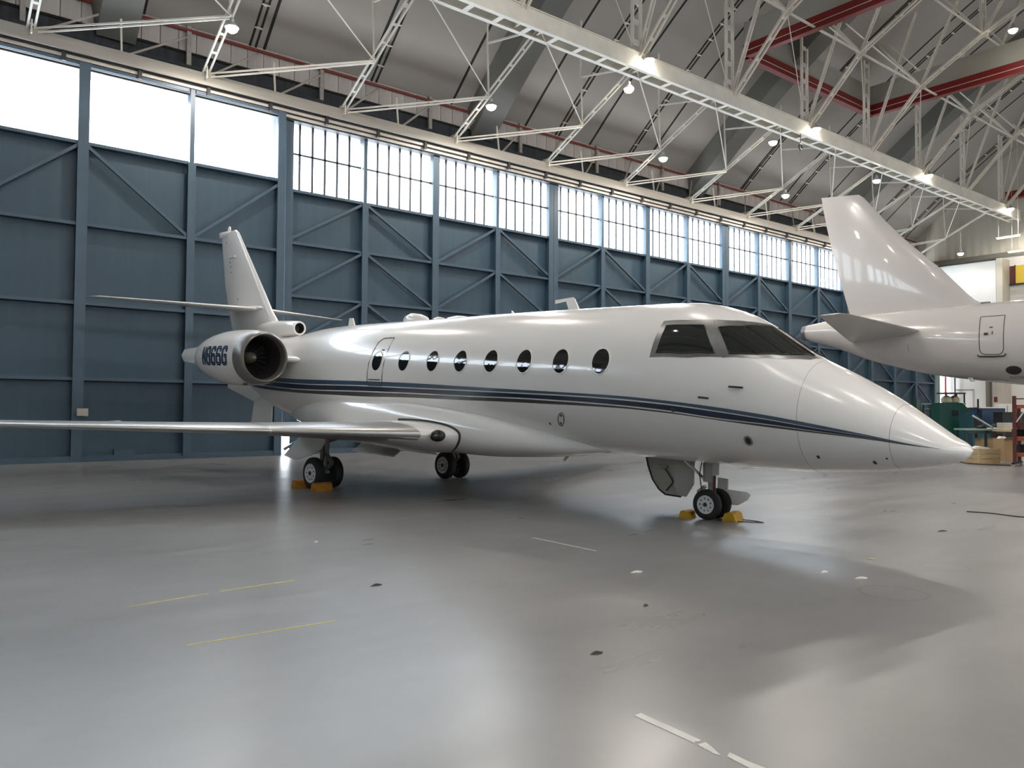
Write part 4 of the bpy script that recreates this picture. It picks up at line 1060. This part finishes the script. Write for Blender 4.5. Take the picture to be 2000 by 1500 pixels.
t = empty('storage_box', (p.x, p.y, .28), (0, 0, FACE)); MB().box(-.28, .36, -.2, .2, 0, .32).build('body', 'crate_wood', t); MB().box(-.3, .38, -.22, .22, .32, .35).build('lid', 'cardboard', t); tag(t, 'beige storage box on the shelf under the workbench', 'box')
t = MB().tube([tuple(floor_at(1900, 30.0)) [:2] + (1.38,), tuple(floor_at(1938, 27.4))[:2] + (1.0,)], .035, 8).build('steel_tube', 'gear_grey'); tag(t, 'grey steel tube leaning down onto the workbench', 'tube')
g = spot('packing_table', 1968, 27.0)
MB().box(-.35, .6, -.3, .3, .88, .92).build('worktop', 'crate_wood', g)
for x in (-.3, .55):
    for y in (-.25, .25): MB().box(x-.025, x+.025, y-.025, y+.025, 0, .88).build('leg', 'rack_maroon', g)
tag(g, 'small wooden table behind the maroon rack', 'table')
for i in range(3):
    p = floor_at(1968, 27.0); t = empty('file_carton', (p.x, p.y, .92+.085*i), (0, 0, FACE+.06*(i-1)))
    MB().box(-.26, .24, -.18, .18, 0, .07).build('body', 'cream_box', t); MB().box(-.265, .245, -.185, .185, .07, .083).build('lid', 'paper', t)
    tag(t, 'flat cream carton on the small table, %s of its stack' % ('bottom', 'middle', 'top')[i], 'carton', 'flat cartons on the small table')
g = spot('wooden_crate', 1919, 23.9, .25)
for z in (0.05, .20, .35):
    for y in (-.25, .25): MB().box(-.38, .34, y-.012, y+.012, z-.045, z+.095).build('plank', 'crate_wood', g)
    for x in (-.38, .34): MB().box(x-.012, x+.012, -.25, .25, z-.045, z+.095).build('plank', 'crate_wood', g)
for x in (-.37, .33):
    for y in (-.235, .235): MB().box(x-.03, x+.03, y-.03, y+.03, 0, .46).build('corner_post', 'crate_wood', g)
MB().box(-.36, .32, -.23, .23, .40, .43).build('packing', 'cardboard', g)
tag(g, 'low open wooden crate on the floor beyond the nose', 'crate')
p = floor_at(1914, 23.9); t = MB().prism([(-.3, -.1, 0), (.22, -.1, 0), (.2, -.1, .05), (-.1, -.1, .09), (-.28, -.1, .04)], (0, .22, 0)).build('wrapping_paper', 'paper'); t.location = (p.x, p.y, .43); t.rotation_euler = (0, 0, FACE+.2); tag(t, 'white wrapping paper heaped on the wooden crate', 'paper')
g = spot('cardboard_box', 1960, 25.2, .3)
MB().box(-.22, .22, -.2, .2, 0, .70).build('carton', 'cardboard', g); MB().box(-.05, .05, -.205, .205, .70, .705).build('tape', 'cream_box', g)
MB().prism([(-.22, -.2, .70), (.22, -.2, .70), (.22, -.33, .74), (-.22, -.33, .74)], (0, 0, .006)).build('flap', 'cardboard', g)
tag(g, 'tall brown cardboard box beside the wooden crate', 'box')
p = floor_at(1956, 25.2); t = MB().prism([(-.12, -.08, 0), (.1, -.08, 0), (.06, -.08, .06), (-.06, -.08, .07)], (0, .16, 0)).build('paper_wad', 'paper'); t.location = (p.x, p.y, .706); t.rotation_euler = (0, 0, FACE); tag(t, 'white paper wad on top of the cardboard box', 'paper')
g = spot('rolling_rack', 1981, 22.9, -.75)
for x in (0, 1.3):
    for y in (0, .6): MB().box(x-.045, x+.045, y-.045, y+.045, .10, 2.0 - .3*(y > 0)).build('post', 'rack_maroon', g)
for z, h, mm in ((.32, .10, 'rack_orange'), (.78, .12, 'rack_orange'), (1.18, .16, 'rack_maroon'), (1.70, .10, 'rack_orange')):
    MB().box(.05, 1.25, 0.0, .6, z-h/2, z+h/2).build('shelf', mm, g)
MB().bar((0.0, 0, 1.92), (1.3, 0, 1.92), .03, .03).build('top_rail', 'seal_dark', g)
MB().bar((.05, -.02, 1.25), (.30, -.02, 1.65), .03, .03).build('brace', 'wheel_white', g)
for x in (0, 1.3):
    MB().bar((x, -.25, .08), (x, .85, .08), .07, .06).build('foot', 'machine_dark', g)
    for y in (-.2, .8): MB().lathe([(-.025, .05), (.025, .05)], (x, y, .05), axis='x', n=12).build('caster', 'wheel_white', g)
tag(g, 'maroon and orange rolling rack at the right edge', 'rack')
for i, (x, z, w, h, m) in enumerate(((.3, .84, .25, .18, 'machine_dark'), (.7, .84, .3, .22, 'cream_box'), (.45, .37, .4, .22, 'machine_dark'))):
    p = floor_at(1981, 22.9) + rgt*x + fwd*.3; t = empty('parts_tub', (p.x, p.y, z), (0, 0, FACE))
    MB().prism([(-w/2*.85, -.12, 0), (w/2*.85, -.12, 0), (w/2, -.12, h), (-w/2, -.12, h)], (0, .24, 0)).build('tub', m, t); MB().box(-w/2-.01, w/2+.01, -.13, .13, h, h+.015).build('rim', m, t)
    tag(t, ('small black tub on the orange rack shelf', 'cream tub on the orange rack shelf', 'wide black tub on the lowest rack shelf')[i], 'tub')
t = MB(); q = [floor_at(a, b) for a, b in ((1866, 24.6), (1890, 23.6), (1930, 23.1), (1972, 22.9))]
t.tube([(v.x, v.y, .018) for v in q], .018, 6); o = t.build('air_hose', 'seal_dark'); tag(o, 'black hose lying on the floor in front of the crate', 'hose')
g = spot('potted_plant', 1787, 36.0)
MB().lathe([(0, .16), (.02, .17), (.35, .22), (.36, .20)], axis='z', n=16).build('pot', 'machine_dark', g)
rnd = random.Random(4)
for k in range(26):
    a = rnd.uniform(0, 6.28); l = rnd.uniform(.25, .55); h = rnd.uniform(1.5, 2.35); c, s = math.cos(a), math.sin(a)
    MB().add([(c*.03, s*.03, .35), (c*l*.5-s*.05, s*l*.5+c*.05, h*.7), (c*l, s*l, h), (c*l*.5+s*.05, s*l*.5-c*.05, h*.7)], [(0, 1, 2, 3)]).build('leaf', 'plant_green', g)
tag(g, 'tall green plant just behind the jet\'s nose', 'plant')

# ------------------------------------------------------------------ small fittings on the doors
mat('meter_box', (0.42, 0.40, 0.36), 0.5)
b = empty('switch_box', (4.49, 24.62, 1.27)); MB().box(-.14, .14, -.12, .0, 0, .21).build('body', 'meter_box', b); MB().box(-.12, .12, -.13, -.12, .02, .19).build('lid', 'meter_box', b); tag(b, 'beige switch box fixed to the blue door', 'box')
b = empty('floor_cover', (5.61, 24.78, 0.06)); MB().box(-.27, .27, -.12, .0, 0, .27).build('body', 'door_steel', b); MB().box(-.28, .28, -.13, .01, .27, .285).build('lip', 'door_steel', b); tag(b, 'low blue steel cover at the foot of the door', 'cover')
sl = MB().box(9.96, 10.50, 25.28, 25.34, .80, 11.2).build('trim_1', 'void_dark'); struct(sl, 'dark seal strip between two door leaves')

# ------------------------------------------------------------------ marks and litter on the floor
mat('tape_white', (0.62, 0.61, 0.58), 0.5, noise=(9, 0.08))
mat('line_yellow', (0.55, 0.47, 0.10), 0.6, noise=(14, 0.25))
def strip(name, m, poly, label, cat, t=.0015):
    o = MB().prism([(x, y, .0002) for x, y in poly], (0, 0, t)).build(name, m); return tag(o, label, cat)
strip('floor_tape', 'tape_white', [(3.027, 2.789), (3.081, 2.79), (3.053, 2.392), (3.035, 2.385), (3.015, 2.40), (3.000, 2.382)], 'longest piece of white tape on the floor, at the far end', 'tape')
strip('floor_tape', 'tape_white', [(2.998, 2.369), (3.051, 2.364), (3.03, 2.31), (2.989, 2.232), (2.979, 2.26)], 'short torn piece of white tape between the two longer ones', 'tape')
strip('floor_tape', 'tape_white', [(3.002, 2.209), (3.047, 2.228), (3.035, 2.12), (3.045, 1.85), (2.968, 1.85), (2.985, 2.10)], 'piece of white tape running out at the bottom edge', 'tape')
def line(name, m, p, q, w, label, cat):
    d = np.array(q)-np.array(p); d = d/np.linalg.norm(d); n = np.array((-d[1], d[0]))*w/2
    p, q = np.array(p), np.array(q)
    return strip(name, m, [p-n, q-n, q+n, p+n], label, cat, .0008)
line('floor_line', 'line_yellow', (1.567, 6.678), (2.19, 6.757), .022, 'left half of the farther thin yellow floor line', 'line')
line('floor_line', 'line_yellow', (2.302, 6.772), (2.977, 6.813), .022, 'right half of the farther thin yellow floor line', 'line')
line('floor_line', 'line_yellow', (1.623, 5.377), (2.65, 5.349), .02, 'nearer thin yellow floor line', 'line')
line('floor_line', 'tape_white', (6.207, 7.356), (6.184, 6.255), .022, 'thin white line on the floor left of the nose wheel', 'line')
cb = MB().tube([(13.161, 5.258, .008), (13.25, 5.05, .008), (13.231, 4.84, .008), (13.16, 4.6, .008), (13.159, 4.474, .008), (13.2, 4.0, .008)], .008, 6).build('floor_cable', 'rope'); tag(cb, 'thin brown cable lying on the floor at the right edge', 'cable')
LIT = [(5.68, 5.203, .07, 'tape_white', 'crumpled pale scrap on the floor ahead of the nose wheel'), (10.767, 4.6, .10, 'machine_dark', 'thin black scrap on the floor far to the right'), (3.444, 6.177, .06, 'machine_dark', 'dark scrap on the floor between the yellow lines and the nose'), (7.135, 3.766, .07, 'paper', 'white paper scrap on the floor right of the nose wheel'), (3.996, 8.58, .03, 'paper', 'tiny white speck on the floor below the wing'), (3.598, 3.632, .05, 'machine_dark', 'thin dark sliver on the floor in the middle'), (7.121, 4.122, .05, 'paper', 'small white flake on the bright patch of floor'), (8.146, 4.198, .05, 'cream_box', 'yellowish flake on the floor right of the bright patch'), (4.767, 4.27, .03, 'machine_dark', 'small dark crumb on the middle of the floor')]
for i, (x, y, s, m, lab) in enumerate(LIT):
    r = random.Random(i); a = r.uniform(0, 3)
    o = MB().add([(-s, -.01, 0.0), (s*.6, -.012, .0), (s, .01, .006), (-s*.3, .016, .012), (0, 0, .02)], [(0, 1, 4), (1, 2, 4), (2, 3, 4), (3, 0, 4), (0, 3, 2, 1)]).build('scrap', m)
    o.location = (x, y, .0005); o.rotation_euler = (0, 0, -.67 + r.uniform(-.5, .5)); tag(o, lab, 'scrap', 'litter on the floor')
